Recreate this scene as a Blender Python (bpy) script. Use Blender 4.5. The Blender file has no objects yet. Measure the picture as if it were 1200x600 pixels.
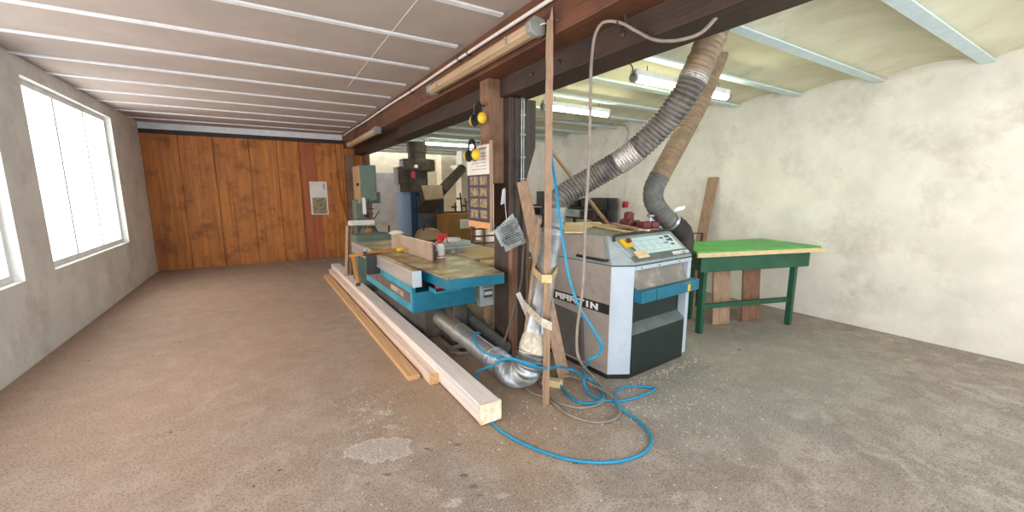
import bpy, bmesh, math, random
from mathutils import Vector, Matrix
random.seed(7)
C = bpy.context.scene.collection
PI = math.pi
# ------------------------------------------------------------------ camera model (measured once, used to survey positions)
F = 470.0; H = 1.55; PITCH = math.radians(9.2); YAW = math.radians(31.4)
cy_, sy_, cp_, sp_ = math.cos(YAW), math.sin(YAW), math.cos(PITCH), math.sin(PITCH)
FW = Vector((sy_*cp_, cy_*cp_, -sp_)); RT = Vector((cy_, -sy_, 0)); UP = Vector((sy_*sp_, cy_*sp_, cp_))
EYE = Vector((0, 0, H))
def ray(x, y): return FW + RT*((x-600)/F) + UP*((300-y)/F)
def atz(x, y, z=0.0):
    r = ray(x, y); return EYE + r*((z-H)/r.z)
def aty(x, y, Y):
    r = ray(x, y); return EYE + r*(Y/r.y)
def atx(x, y, X):
    r = ray(x, y); return EYE + r*(X/r.x)
def atd(x, y, d): return EYE + ray(x, y)*d

# ------------------------------------------------------------------ materials
def lin(h):
    if isinstance(h, (tuple, list)): return (*h[:3], 1)
    h = h.lstrip('#'); o = []
    for i in (0, 2, 4):
        c = int(h[i:i+2], 16)/255
        o.append(c/12.92 if c <= .04045 else ((c+.055)/1.055)**2.4)
    return (*o, 1)
def mat(name, c1, c2=None, rough=.6, metal=0.0, scale=6, stretch=(1, 1, 1), bump=.15, detail=6, c3=None, s3=2.0, t3=.55, w3=.08, emit=None, spec=None, alpha=None, dist=0.0):
    m = bpy.data.materials.new(name); m.use_nodes = True
    nt = m.node_tree; b = nt.nodes['Principled BSDF']; L = nt.links.new
    tc = nt.nodes.new('ShaderNodeTexCoord'); mp = nt.nodes.new('ShaderNodeMapping'); mp.inputs['Scale'].default_value = stretch
    L(tc.outputs['Object'], mp.inputs['Vector'])
    n = nt.nodes.new('ShaderNodeTexNoise'); n.inputs['Scale'].default_value = scale; n.inputs['Detail'].default_value = detail
    n.inputs['Roughness'].default_value = .62; n.inputs['Distortion'].default_value = dist
    L(mp.outputs[0], n.inputs['Vector'])
    r = nt.nodes.new('ShaderNodeValToRGB'); r.color_ramp.elements[0].position = .34; r.color_ramp.elements[1].position = .66
    r.color_ramp.elements[0].color = lin(c1); r.color_ramp.elements[1].color = lin(c2 or c1)
    L(n.outputs['Fac'], r.inputs[0]); col = r.outputs[0]
    if c3:
        n3 = nt.nodes.new('ShaderNodeTexNoise'); n3.inputs['Scale'].default_value = s3; n3.inputs['Detail'].default_value = 8; n3.inputs['Roughness'].default_value = .7
        L(tc.outputs['Object'], n3.inputs['Vector'])
        r3 = nt.nodes.new('ShaderNodeValToRGB'); r3.color_ramp.elements[0].position = t3-w3; r3.color_ramp.elements[1].position = t3+w3
        r3.color_ramp.elements[0].color = (0, 0, 0, 1); r3.color_ramp.elements[1].color = (1, 1, 1, 1)
        L(n3.outputs['Fac'], r3.inputs[0])
        mx = nt.nodes.new('ShaderNodeMixRGB'); L(r3.outputs[0], mx.inputs[0]); L(col, mx.inputs[1]); mx.inputs[2].default_value = lin(c3); col = mx.outputs[0]
    L(col, b.inputs['Base Color'])
    b.inputs['Roughness'].default_value = rough; b.inputs['Metallic'].default_value = metal
    if spec is not None: b.inputs['Specular IOR Level'].default_value = spec
    if alpha is not None: b.inputs['Alpha'].default_value = alpha
    if bump:
        bp = nt.nodes.new('ShaderNodeBump'); bp.inputs['Strength'].default_value = bump; bp.inputs['Distance'].default_value = .01
        L(n.outputs['Fac'], bp.inputs['Height']); L(bp.outputs[0], b.inputs['Normal'])
    if emit:
        b.inputs['Emission Color'].default_value = lin(emit[0]); b.inputs['Emission Strength'].default_value = emit[1]
    return m

def wood(name, c1, c2, axis='y', rough=.65, sc=14, c3=None, bump=.25):
    st = {'x': (.05, 1, 1), 'y': (1, .05, 1), 'z': (1, 1, .05)}[axis]
    return mat(name, c1, c2, rough=rough, scale=sc*2.4, stretch=st, bump=bump, c3=c3, s3=3, t3=.6, w3=.1, dist=.6)

M_ = {}
M_['beam'] = wood('stained_beam_wood', '#523120', '#6f452e', 'y', c3='#3d261a', rough=.5)
M_['beam_dark'] = wood('dark_beam_wood', '#2b1f19', '#402c22', 'y', c3='#1e1714', rough=.6)
M_['post'] = wood('dark_post_wood', '#342b26', '#52453c', 'z', c3='#221c19', rough=.55, sc=22)
M_['corbel'] = wood('brown_corbel_wood', '#70503c', '#8e6a52', 'z', c3='#553b2c', sc=20)
M_['panelwood'] = wood('orange_wall_wood', '#9c5c28', '#c87d36', 'z', c3='#7d481f', sc=7)
M_['panelred'] = wood('red_brown_wall_wood', '#94492a', '#b06238', 'z', sc=5)
M_['lathgrey'] = wood('weathered_lath_wood', '#836a55', '#a4866c', 'z', c3='#6a5544', sc=26)
M_['boardz'] = wood('raw_board_wood', '#93765f', '#b3957c', 'z', c3='#7a6252', sc=18)
M_['boardy'] = wood('raw_plank_wood', '#bf9468', '#d8b080', 'y', sc=16)
M_['boardx'] = wood('pale_plank_wood', '#c9b185', '#e0cba0', 'x', sc=16)
M_['lumber'] = wood('planed_pale_lumber', '#d8ccc6', '#ece3de', 'y', sc=16, bump=.12, rough=.55)
M_['lumber2'] = wood('planed_lumber', '#d3b9a4', '#e8d3c2', 'y', sc=16, bump=.12, rough=.6)
M_['endgrain'] = mat('end_grain_wood', '#cdbb9c', '#efe6d0', scale=25, bump=.2)
M_['galv'] = mat('galvanised_steel', '#8d959b', '#c3cad0', rough=.36, metal=.75, scale=9, bump=.05, c3='#a9927c', s3=5, t3=.6)
M_['galvdust'] = mat('dusty_galvanised_steel', '#868c93', '#b2b2b0', rough=.45, metal=.55, scale=6, bump=.06, c3='#a89a88', s3=3, t3=.56, w3=.15)
M_['flexmetal'] = mat('flexible_aluminium', '#8b9299', '#b4bbc1', rough=.45, metal=.8, scale=18, bump=.2, c3='#8d8379', s3=8)
M_['hosegrey'] = mat('dusty_grey_hose_rubber', '#5c5855', '#7a736b', rough=.5, scale=10, bump=.1, c3='#434141', s3=6, t3=.56)
M_['hoseband'] = mat('silver_tape_band', '#97928d', '#c2beb9', rough=.35, metal=.5, scale=40, bump=.5)
M_['hosebrown'] = mat('brown_translucent_hose', '#7d6a54', '#9a846b', rough=.5, scale=12, bump=.1)
M_['hosedark'] = mat('dark_grey_rubber_elbow', '#4f5152', '#6b6b69', rough=.6, scale=9, bump=.1, c3='#807a70', s3=6, t3=.6)
M_['tape'] = mat('yellowed_packing_tape', '#b89a5e', '#dccb98', rough=.3, scale=30, bump=.4)
M_['cover'] = mat('dark_warm_grey_cover', '#4f4b49', '#5d5957', rough=.5, scale=4, bump=.04)
M_['ledge'] = mat('worn_green_grey_ledge', '#4f5b59', '#67716e', rough=.5, scale=8, bump=.04)
M_['tapegrey'] = mat('clear_grey_tape', '#a39c8c', '#cfc8b6', rough=.3, scale=34, bump=.5)
M_['bluehose'] = mat('blue_pvc_hose', '#0b7fa6', '#1089b2', rough=.35, scale=20, bump=0)
M_['greycable'] = mat('grey_rubber_cable', '#786f66', '#91887d', rough=.55, scale=12, bump=.05)
M_['darkcable'] = mat('dark_rubber_cable', '#55504b', '#6b655e', rough=.6, bump=.05)
M_['whitepipe'] = mat('white_pvc_conduit', '#cfc9c4', '#e2dcd7', rough=.45, bump=.03)
M_['turq'] = mat('turquoise_machine_paint', '#075f77', '#0d6f88', rough=.42, scale=5, bump=.04, c3='#0a5063', s3=9, t3=.66)
M_['turqside'] = mat('worn_turquoise_paint', '#1c7f98', '#3f9db0', rough=.45, scale=5, bump=.04, c3='#7a8a84', s3=6, t3=.62)
M_['castiron'] = mat('dusty_cast_iron_table', '#7d6d55', '#a8946c', rough=.32, metal=.35, scale=3, bump=.06, c3='#d2c48e', s3=4.5, t3=.53, w3=.06)
M_['alu'] = mat('brushed_aluminium', '#a29b96', '#bdb5ae', rough=.4, metal=.4, scale=8, stretch=(1, .1, 1), bump=.05)
M_['fencew'] = mat('tan_fence_panel', '#96806e', '#ab9382', rough=.5, scale=5, bump=.05)
M_['stripe'] = mat('brown_badge_stripe', '#5a4a42', '#6e5d54', rough=.5, bump=.04)
M_['base'] = mat('dusty_grey_base_paint', '#3f3b37', '#544e48', rough=.6, scale=5, bump=.08, c3='#75675a', s3=3, t3=.62)
M_['machgrey'] = mat('warm_grey_machine_paint', '#8f8781', '#a39a93', rough=.45, scale=3, bump=.04, c3='#8a7a6e', s3=3, t3=.62)
M_['machblue'] = mat('pale_blue_machine_paint', '#a7b4c2', '#b4c0cc', rough=.42, scale=4, bump=.04, c3='#93a0ad', s3=7, t3=.68)
M_['consolegrey'] = mat('grey_green_console_paint', '#7f8b8c', '#95a09f', rough=.42, scale=5, bump=.05, c3='#6f7876', s3=7, t3=.66)
M_['topdust'] = mat('dusty_grey_top', '#77736b', '#8d877c', rough=.6, scale=6, bump=.08)
M_['darkgreen'] = mat('dark_green_black_panel', '#131d1d', '#1b2827', rough=.5, scale=5, bump=.05, c3='#2b3533', s3=9, t3=.66)
M_['black'] = mat('black_plastic', '#17181a', '#232426', rough=.45, bump=.05)
M_['blackdusty'] = mat('dusty_black_rubber', '#26231f', '#3a342e', rough=.7, bump=.1)
M_['hood'] = mat('dusty_chip_hood', '#75706a', '#8f8981', rough=.5, scale=4, bump=.08, c3='#b5aa96', s3=4, t3=.58)
M_['sheet'] = mat('pale_cyan_label_sheet', '#b4cdd0', '#c6dadb', rough=.3, scale=3, bump=0)
M_['ink'] = mat('dark_printed_ink', '#33484f', '#3b525a', rough=.5, bump=0)
M_['inklight'] = mat('grey_printed_line', '#7f9ca3', '#8aa6ac', rough=.5, bump=0)
M_['letter'] = mat('white_letter_enamel', '#dcdcda', '#eeeeec', rough=.4, bump=0)
M_['letterworn'] = mat('worn_pink_letter_enamel', '#b8a195', '#c9b3a8', rough=.5, bump=0)
M_['yellow'] = mat('yellow_plastic', '#d3ae1d', '#e0be2c', rough=.4, bump=.03)
M_['orange'] = mat('orange_clamp_steel', '#a8681f', '#bf7b2c', rough=.45, metal=.2, bump=.05)
M_['red'] = mat('red_plastic', '#b3242e', '#c9333b', rough=.35, bump=.03)
M_['darkred'] = mat('dark_red_cast_paint', '#5e2629', '#7a3438', rough=.5, scale=14, bump=.2)
M_['whiteplastic'] = mat('white_plastic', '#d5d3cf', '#e9e7e3', rough=.4, bump=.03)
M_['paper'] = mat('printed_paper', '#cfc8c2', '#e6e0da', rough=.6, scale=4, bump=0)
M_['purple'] = mat('dark_purple_poster_print', '#2f2638', '#3c3145', rough=.4, bump=0)
M_['photo'] = mat('small_photo_print', '#2c2220', '#a8946e', rough=.4, scale=34, bump=0, c3='#d6b060', s3=42, t3=.60, w3=.03)
M_['posterboard'] = mat('orange_plywood_board', '#c98a56', '#dba06c', rough=.55, scale=6, bump=.05)
M_['news'] = mat('grey_newspaper_print', '#7f8687', '#b8bfc1', rough=.4, scale=26, stretch=(1, 1, 3), bump=.15, c3='#5a6061', s3=18, t3=.6, w3=.03)
M_['carton'] = mat('brown_cardboard', '#84602f', '#96703c', rough=.75, scale=4, bump=.05)
M_['sawgreen'] = mat('grey_green_saw_enamel', '#56665d', '#67786d', rough=.55, scale=4, bump=.04, c3='#4a5850', s3=6, t3=.65)
M_['sawtan'] = mat('tan_saw_door_enamel', '#9a7a58', '#ad8c68', rough=.45, scale=5, bump=.04)
M_['exblue'] = mat('blue_extractor_paint', '#163049', '#1d3d5a', rough=.8, scale=4, bump=.04)
M_['exdark'] = mat('dark_bronze_steel', '#3c332c', '#594d43', rough=.75, metal=.05, scale=6, bump=.05)
M_['exgrey'] = mat('dark_grey_steel_panel', '#44474a', '#55585a', rough=.5, bump=.05)
M_['chute'] = mat('tan_chute_sheet', '#8f7a5c', '#a38d6b', rough=.5, bump=.05)
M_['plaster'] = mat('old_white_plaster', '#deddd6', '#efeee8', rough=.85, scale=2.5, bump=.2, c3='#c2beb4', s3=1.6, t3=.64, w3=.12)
M_['plasterdim'] = mat('dimmed_back_plaster', '#b3ad96', '#c6c0a8', rough=.9, scale=2.5, bump=.2, c3='#a09b88', s3=1.2, t3=.6, w3=.12)  # darker yellowish copy of the plaster, dimness at the back put into its colour
M_['dado'] = mat('grey_painted_dado', '#7d8080', '#8f9190', rough=.8, scale=3, bump=.1)
M_['ceilL'] = mat('pinkish_grey_ceiling_board', '#a3978f', '#b0a39a', rough=.8, scale=1.5, bump=.08)
M_['batten'] = mat('white_ceiling_batten_paint', '#d5d6da', '#e6e7ea', rough=.6, scale=9, bump=.1)
M_['ceilR'] = mat('cream_vault_plaster', '#cbc6aa', '#dcd7be', rough=.85, scale=2.2, bump=.2, c3='#b5b098', s3=1.4, t3=.64, w3=.1)
M_['joist'] = mat('pale_blue_joist_paint', '#c3d8df', '#d6e5ea', rough=.5, scale=8, bump=.08)
M_['greenb'] = mat('bright_green_bench_paint', '#3f9d42', '#55b357', rough=.5, scale=6, bump=.05, c3='#8fc98a', s3=6, t3=.68)
M_['greend'] = mat('dark_green_steel', '#174a34', '#1f5a40', rough=.5, bump=.05)
M_['fixture'] = mat('aged_beige_lamp_cover', '#a58a6c', '#bfa587', rough=.35, scale=6, stretch=(1, .1, 1), bump=.04)
M_['lampgrey'] = mat('grey_lamp_cap', '#7d7d7b', '#949390', rough=.5, bump=.05)
M_['tube'] = mat('lit_fluorescent_cover', '#ffffe0', '#ffffe8', rough=.4, bump=0, emit=('#fcffd8', 30.0))
M_['tube2'] = mat('lit_fluorescent_tube', '#ffffff', '#ffffff', rough=.4, bump=0, emit=('#f4ffe2', 22.0))
M_['steel'] = mat('dark_worn_steel', '#3f3a37', '#5b544f', rough=.45, metal=.6, bump=.1)
M_['reddark'] = mat('dark_red_paint', '#5d2322', '#76302c', rough=.5, bump=.05)
M_['greybox'] = mat('blue_grey_plastic', '#98a3a3', '#b6bebd', rough=.45, bump=.04)
M_['frame'] = mat('white_window_frame_paint', '#d8dad9', '#e8eae9', rough=.5, bump=.04)
M_['chip'] = mat('pale_wood_shaving', '#d8ccb8', '#f0e8d8', rough=.8, bump=0)
M_['film'] = mat('clear_plastic_film', '#b9c4cc', '#dfe6ea', rough=.25, scale=20, bump=.4)

def glass(name):
    m = bpy.data.materials.new(name); m.use_nodes = True; nt = m.node_tree
    for n in list(nt.nodes):
        if n.type == 'BSDF_PRINCIPLED': nt.nodes.remove(n)
    t = nt.nodes.new('ShaderNodeBsdfTransparent'); g = nt.nodes.new('ShaderNodeBsdfGlossy'); g.inputs['Roughness'].default_value = .02
    mx = nt.nodes.new('ShaderNodeMixShader'); mx.inputs[0].default_value = .06
    nt.links.new(t.outputs[0], mx.inputs[1]); nt.links.new(g.outputs[0], mx.inputs[2])
    nt.links.new(mx.outputs[0], nt.nodes['Material Output'].inputs['Surface']); return m
M_['glass'] = glass('window_glass')

def floor_material():
    m = bpy.data.materials.new('worn_concrete'); m.use_nodes = True
    nt = m.node_tree; b = nt.nodes['Principled BSDF']; L = nt.links.new
    geo = nt.nodes.new('ShaderNodeNewGeometry')
    class _P: outputs = {'Object': geo.outputs['Position']}
    tc = _P
    def noise(s, d=8, r=.65, dist=0):
        n = nt.nodes.new('ShaderNodeTexNoise'); n.inputs['Scale'].default_value = s; n.inputs['Detail'].default_value = d
        n.inputs['Roughness'].default_value = r; n.inputs['Distortion'].default_value = dist; L(tc.outputs['Object'], n.inputs['Vector']); return n.outputs['Fac']
    def ramp(v, p0, p1, c0=(0, 0, 0, 1), c1=(1, 1, 1, 1)):
        r = nt.nodes.new('ShaderNodeValToRGB'); e = r.color_ramp.elements
        e[0].position = p0; e[1].position = p1; e[0].color = c0; e[1].color = c1; L(v, r.inputs[0]); return r.outputs[0]
    def mix(f, a, c, bl='MIX', fac=None):
        x = nt.nodes.new('ShaderNodeMixRGB'); x.blend_type = bl
        if fac is None: L(f, x.inputs[0])
        else: x.inputs[0].default_value = fac
        L(a, x.inputs[1])
        if isinstance(c, tuple): x.inputs[2].default_value = c
        else: L(c, x.inputs[2])
        return x.outputs[0]
    def math_(op, a, c=None):
        x = nt.nodes.new('ShaderNodeMath'); x.operation = op
        for i, v in enumerate((a, c)):
            if v is None: continue
            if isinstance(v, (int, float)): x.inputs[i].default_value = v
            else: L(v, x.inputs[i])
        return x.outputs[0]
    def blob(cx, cy, rx, ry, ang=0, wob=.35, edge=.06, ns=3.0):     # an irregular spot of its own shape
        mp = nt.nodes.new('ShaderNodeMapping'); mp.vector_type = 'TEXTURE'
        mp.inputs['Location'].default_value = (cx, cy, 0); mp.inputs['Rotation'].default_value = (0, 0, ang); mp.inputs['Scale'].default_value = (rx, ry, 1)
        L(tc.outputs['Object'], mp.inputs['Vector'])
        ln = nt.nodes.new('ShaderNodeVectorMath'); ln.operation = 'LENGTH'; L(mp.outputs[0], ln.inputs[0])
        v = math_('ADD', ln.outputs['Value'], math_('MULTIPLY', math_('SUBTRACT', noise(ns), .5), wob*2))
        v = math_('MULTIPLY', v, .5)
        return v, ramp(v, .5-edge/2, .5+edge/2, (1, 1, 1, 1), (0, 0, 0, 1))
    base = ramp(noise(1.3), .35, .65, lin('#857a71'), lin('#9b9087'))
    base = mix(ramp(noise(4.2, 5, .6), .46, .60), base, lin('#a2978e'))
    base = mix(math_('MULTIPLY', ramp(noise(9, 12, .85), .50, .62), .8), base, lin('#776c63'))
    base = mix(math_('MULTIPLY', ramp(noise(3.1, 14, .85), .54, .62), .75), base, lin('#ada298'))
    base = mix(math_('MULTIPLY', ramp(noise(1.9, 6, .7, .8), .52, .60), .55), base, lin('#7a6f67'))
    base = mix(math_('MULTIPLY', ramp(noise(2.7, 7, .75, 1.0), .57, .61), .5), base, lin('#b5aba1'))
    # brown sawdust around the duct; left bay tint adds painted warm light to sawdust
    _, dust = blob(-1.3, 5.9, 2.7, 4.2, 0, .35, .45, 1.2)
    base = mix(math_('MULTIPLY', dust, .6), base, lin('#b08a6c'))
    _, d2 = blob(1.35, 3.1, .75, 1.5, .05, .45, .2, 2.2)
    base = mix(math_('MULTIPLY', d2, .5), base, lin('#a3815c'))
    # bluish grey tint on the floor by the big machine side
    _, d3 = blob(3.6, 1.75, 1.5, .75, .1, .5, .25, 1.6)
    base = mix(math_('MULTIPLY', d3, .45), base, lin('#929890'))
    # old plaster patch
    v, pt = blob(.475, 2.31, .19, .11, -.45, .8, .05, 9)
    base = mix(math_('MULTIPLY', pt, .6), base, lin('#bab0a7'))
    rim = math_('MULTIPLY', ramp(v, .455, .48), ramp(v, .50, .52, (1, 1, 1, 1), (0, 0, 0, 1)))
    base = mix(math_('MULTIPLY', rim, .5), base, lin('#d6ccc3'))
    for (bx_, by_, r_, c_, w_) in ((501, 526, .014, '#453b36', .6), (506, 528, .008, '#453b36', .6), (536, 521, .017, '#4a413b', .6), (454, 556, .015, '#554a43', .8), (544, 557, .017, '#453b36', .6), (555, 570, .018, '#5a4f48', 1.0), (562, 580, .012, '#5a4f48', 1.0), (431, 567, .012, '#5f544c', .8), (674, 543, .011, '#4a403a', .6),
                               (450, 484, .045, '#cabfb5', 1.6), (458, 500, .03, '#cabfb5', 1.6), (530, 591, .03, '#cdc3ba', 1.5), (536, 586, .02, '#cdc3ba', 1.5), (590, 581, .022, '#c6bcb2', 1.5), (425, 480, .03, '#bdb2a8', 1.6)):
        q_ = atz(bx_, by_, 0); _, sp_ = blob(q_.x, q_.y, r_*1.5, r_*.8, -.5, w_, .12, 40)
        base = mix(math_('MULTIPLY', sp_, .75 if r_ < .02 else .45), base, lin(c_))
    # cracks
    vor = nt.nodes.new('ShaderNodeTexVoronoi'); vor.feature = 'DISTANCE_TO_EDGE'; vor.inputs['Scale'].default_value = .75
    ad = nt.nodes.new('ShaderNodeMixRGB'); ad.blend_type = 'ADD'; ad.inputs[0].default_value = .22
    nn = nt.nodes.new('ShaderNodeTexNoise'); nn.inputs['Scale'].default_value = 4; L(tc.outputs['Object'], nn.inputs['Vector'])
    L(tc.outputs['Object'], ad.inputs[1]); L(nn.outputs['Color'], ad.inputs[2]); L(ad.outputs[0], vor.inputs['Vector'])
    crack = ramp(vor.outputs['Distance'], .003, .009, (1, 1, 1, 1), (0, 0, 0, 1))
    base = mix(math_('MULTIPLY', crack, math_('MULTIPLY', ramp(noise(1.1), .52, .62), .35)), base, lin('#62564d'))
    # fine grit, pale flecks and oily dark drops
    base = mix(math_('MULTIPLY', ramp(noise(110, 3, .7), .52, .64), .5), base, lin('#c9beb3'))
    base = mix(math_('MULTIPLY', ramp(noise(75, 4, .7), .52, .63), .7), base, lin('#574c44'))
    base = mix(ramp(noise(13, 3, .5), .73, .75), base, lin('#3a302a'))
    base = mix(math_('MULTIPLY', ramp(noise(6.5, 12, .85), .66, .69), .7), base, lin('#d5cabf'))
    L(base, b.inputs['Base Color'])
    b.inputs['Roughness'].default_value = .72
    bp = nt.nodes.new('ShaderNodeBump'); bp.inputs['Strength'].default_value = .35; bp.inputs['Distance'].default_value = .01
    L(noise(14, 10, .75), bp.inputs['Height']); L(bp.outputs[0], b.inputs['Normal'])
    return m
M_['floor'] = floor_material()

# ------------------------------------------------------------------ mesh helpers
def catmull(pts, n):
    pts = [Vector(p) for p in pts]; P = [pts[0]*2-pts[1]] + pts + [pts[-1]*2-pts[-2]]; o = []
    for i in range(1, len(P)-2):
        p0, p1, p2, p3 = P[i-1:i+3]
        for k in range(n):
            t = k/n
            o.append(.5*((2*p1)+(-p0+p2)*t+(2*p0-5*p1+4*p2-p3)*t*t+(-p0+3*p1-3*p2+p3)*t**3))
    o.append(pts[-1]); return o
def resample(pts, step):
    o = [pts[0].copy()]; acc = 0
    for a, b in zip(pts, pts[1:]):
        d = (b-a).length
        if d < 1e-9: continue
        t = step-acc
        while t <= d:
            o.append(a.lerp(b, t/d)); t += step
        acc = d-(t-step)
    return o
class MB:
    def __init__(s, xf=None): s.v = []; s.f = []; s.mi = []; s.xf = xf; s.m = 0
    def pt(s, p):
        p = Vector(p); s.v.append(s.xf(p) if s.xf else p); return len(s.v)-1
    def face(s, idx): s.f.append(tuple(idx)); s.mi.append(s.m)
    def box(s, x0, x1, y0, y1, z0, z1):
        i = [s.pt((x, y, z)) for x in (x0, x1) for y in (y0, y1) for z in (z0, z1)]
        for q in ((0, 1, 3, 2), (4, 6, 7, 5), (0, 4, 5, 1), (2, 3, 7, 6), (0, 2, 6, 4), (1, 5, 7, 3)): s.face([i[k] for k in q])
        return s
    def prism(s, poly, vec):
        vec = Vector(vec); a = [s.pt(p) for p in poly]; b = [s.pt(Vector(p)+vec) for p in poly]; n = len(a)
        s.face(a[::-1]); s.face(b)
        for k in range(n): s.face((a[k], a[(k+1) % n], b[(k+1) % n], b[k]))
        return s
    def plan(s, poly, z0, z1): return s.prism([(p[0], p[1], z0) for p in poly], (0, 0, z1-z0))
    def bar(s, a, b, w, h, up=(0, 0, 1)):                     # rectangular bar between two points
        a, b = Vector(a), Vector(b); d = (b-a).normalized(); u = Vector(up)
        if abs(d.dot(u)) > .98: u = Vector((0, 1, 0))
        x = d.cross(u).normalized(); y = x.cross(d).normalized()
        return s.prism([a+x*w/2+y*h/2, a-x*w/2+y*h/2, a-x*w/2-y*h/2, a+x*w/2-y*h/2], b-a)
    def tube(s, pts, r, n=12, caps=True, closed=False):
        pts = [Vector(p) for p in pts]; N = len(pts); rf = r if callable(r) else (lambda i, t: r)
        T = []
        for i in range(N):
            a = pts[i-1] if i else (pts[-1] if closed else pts[0]); b = pts[i+1] if i < N-1 else (pts[0] if closed else pts[-1])
            T.append((b-a).normalized())
        u = Vector((0, 0, 1)) if abs(T[0].z) < .9 else Vector((1, 0, 0))
        nx = T[0].cross(u).normalized(); rings = []
        for i in range(N):
            nx = (nx-T[i]*nx.dot(T[i])).normalized(); ny = T[i].cross(nx); R = rf(i, i/max(1, N-1))
            rings.append([s.pt(pts[i]+(nx*math.cos(2*PI*k/n)+ny*math.sin(2*PI*k/n))*R) for k in range(n)])
        for i in range(N if closed else N-1):
            A, B = rings[i], rings[(i+1) % N]
            for k in range(n): s.face((A[k], A[(k+1) % n], B[(k+1) % n], B[k]))
        if caps and not closed: s.face(rings[0][::-1]); s.face(rings[-1])
        return s
    def cyl(s, a, b, r, n=20, r2=None):
        a, b = Vector(a), Vector(b); return s.tube([a, b], (lambda i, t: r if i == 0 else r2) if r2 is not None else r, n)
    def lathe(s, c, prof, n=24, axis='z'):
        c = Vector(c); rings = []
        for r, h in prof:
            ring = []
            for k in range(n):
                a = 2*PI*k/n; q = (r*math.cos(a), r*math.sin(a), h)
                if axis == 'y': q = (q[0], q[2], q[1])
                if axis == 'x': q = (q[2], q[0], q[1])
                ring.append(s.pt(c+Vector(q)))
            rings.append(ring)
        for A, B in zip(rings, rings[1:]):
            for k in range(n): s.face((A[k], A[(k+1) % n], B[(k+1) % n], B[k]))
        s.face(rings[0][::-1]); s.face(rings[-1]); return s
    def quad(s, a, b, c, d): s.face([s.pt(p) for p in (a, b, c, d)]); return s

def make(name, mb, mats, parent=None, bevel=0.0, smooth=40, kind=None, seg=2):
    """link one mesh object; top-level ones get their origin at the middle of their base"""
    me = bpy.data.meshes.new(name)
    if parent: org = Vector(parent['_w'])
    else:
        xs = [v.x for v in mb.v]; ys = [v.y for v in mb.v]; zs = [v.z for v in mb.v]
        org = Vector(((min(xs)+max(xs))/2, (min(ys)+max(ys))/2, min(zs)))
    if parent is None: loc = org; shift = org
    else: loc = Vector((0, 0, 0)); shift = org
    me.from_pydata([v-shift for v in mb.v], [], mb.f)
    mats = mats if isinstance(mats, (list, tuple)) else [mats]
    for m in mats: me.materials.append(m)
    for p, k in zip(me.polygons, mb.mi): p.material_index = k
    bm = bmesh.new(); bm.from_mesh(me); bmesh.ops.recalc_face_normals(bm, faces=bm.faces); bm.to_mesh(me); bm.free()
    if smooth:
        for p in me.polygons: p.use_smooth = True
        me.set_sharp_from_angle(angle=math.radians(smooth))
    o = bpy.data.objects.new(name, me); C.objects.link(o); o.location = loc
    if parent: o.parent = parent
    o['_w'] = list(org)
    if bevel:
        b = o.modifiers.new('edge', 'BEVEL'); b.width = bevel; b.segments = seg; b.limit_method = 'ANGLE'; b.angle_limit = math.radians(40)
        b.harden_normals = False
    if kind: o['kind'] = kind
    return o
def tag(o, label, cat, group=None, kind=None):
    o['label'] = label; o['category'] = cat
    if group: o['group'] = group
    if kind: o['kind'] = kind
    return o
def thing(name, loc, label, cat, group=None):
    o = bpy.data.objects.new(name, None); C.objects.link(o); o.location = loc; o['_w'] = list(loc); o.empty_display_size = .1
    return tag(o, label, cat, group)
def struct(name, mb, m, bevel=0, smooth=40): return make(name, mb, m, None, bevel, smooth, 'structure')

GL = {'M': ['11011', '11111', '10101', '10001', '10001'], 'A': ['11111', '10001', '11111', '10001', '10001'], 'R': ['11111', '10001', '11111', '10010', '10001'],
      'T': ['11111', '00100', '00100', '00100', '00100'], 'I': ['010', '010', '010', '010', '010'], 'N': ['10001', '11001', '10101', '10011', '10001']}
def word(m, parent, org, ux, uy, nrm, text, h, wfac=1.0, thick=.002, fat=.25):
    """solid block capitals; ux, uy unit vectors across and up, nrm out of the surface"""
    org, ux, uy, nrm = Vector(org), Vector(ux), Vector(uy), Vector(nrm)
    c = h/5; cw = c*wfac; x = 0
    for ch in text:
        mb = MB(); g = GL[ch]; wd = len(g[0])
        for r, row in enumerate(g):
            k = 0
            while k < wd:
                if row[k] == '1':
                    e = k
                    while e < wd and row[e] == '1': e += 1
                    x0, x1 = x+k*cw-fat*cw, x+e*cw+fat*cw; y1, y0 = h-r*c+fat*c*.5, h-(r+1)*c-fat*c*.5
                    mb.prism([org+ux*x0+uy*y0, org+ux*x1+uy*y0, org+ux*x1+uy*y1, org+ux*x0+uy*y1], nrm*thick)
                    k = e
                else: k += 1
        make('letter', mb, m, parent, smooth=0); x += (wd+1.0)*cw

# ================================================================== SETTING
XL, XR, YF, YB = -1.9, 5.75, -1.2, 13.2        # left wall, right wall, front wall (behind the camera), back wall
YW = 10.2                                      # boarded wall that ends the left bay
ZL, ZJ = 2.82, 2.70                            # left ceiling, right joist underside
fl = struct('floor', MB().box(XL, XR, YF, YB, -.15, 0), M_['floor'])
# left ceiling with seam strips and battens
cl = struct('ceiling', MB().box(XL, 1.66, YF, YW+.1, ZL, ZL+.1), M_['ceilL'])
for k in range(-4, 11):
    y = 3.5+.765*k-.03
    if y > YW-.2: continue
    xe = 1.585 - (.0 if k % 2 else .02)
    make('ceiling_batten', MB().box(XL, xe, y, y+.055, ZL-.016, ZL), M_['batten'], cl, bevel=.003)
make('seam_strip', MB().box(.985, .990, -1, 5.5, ZL-.002, ZL), M_['plaster'], cl)
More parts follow.
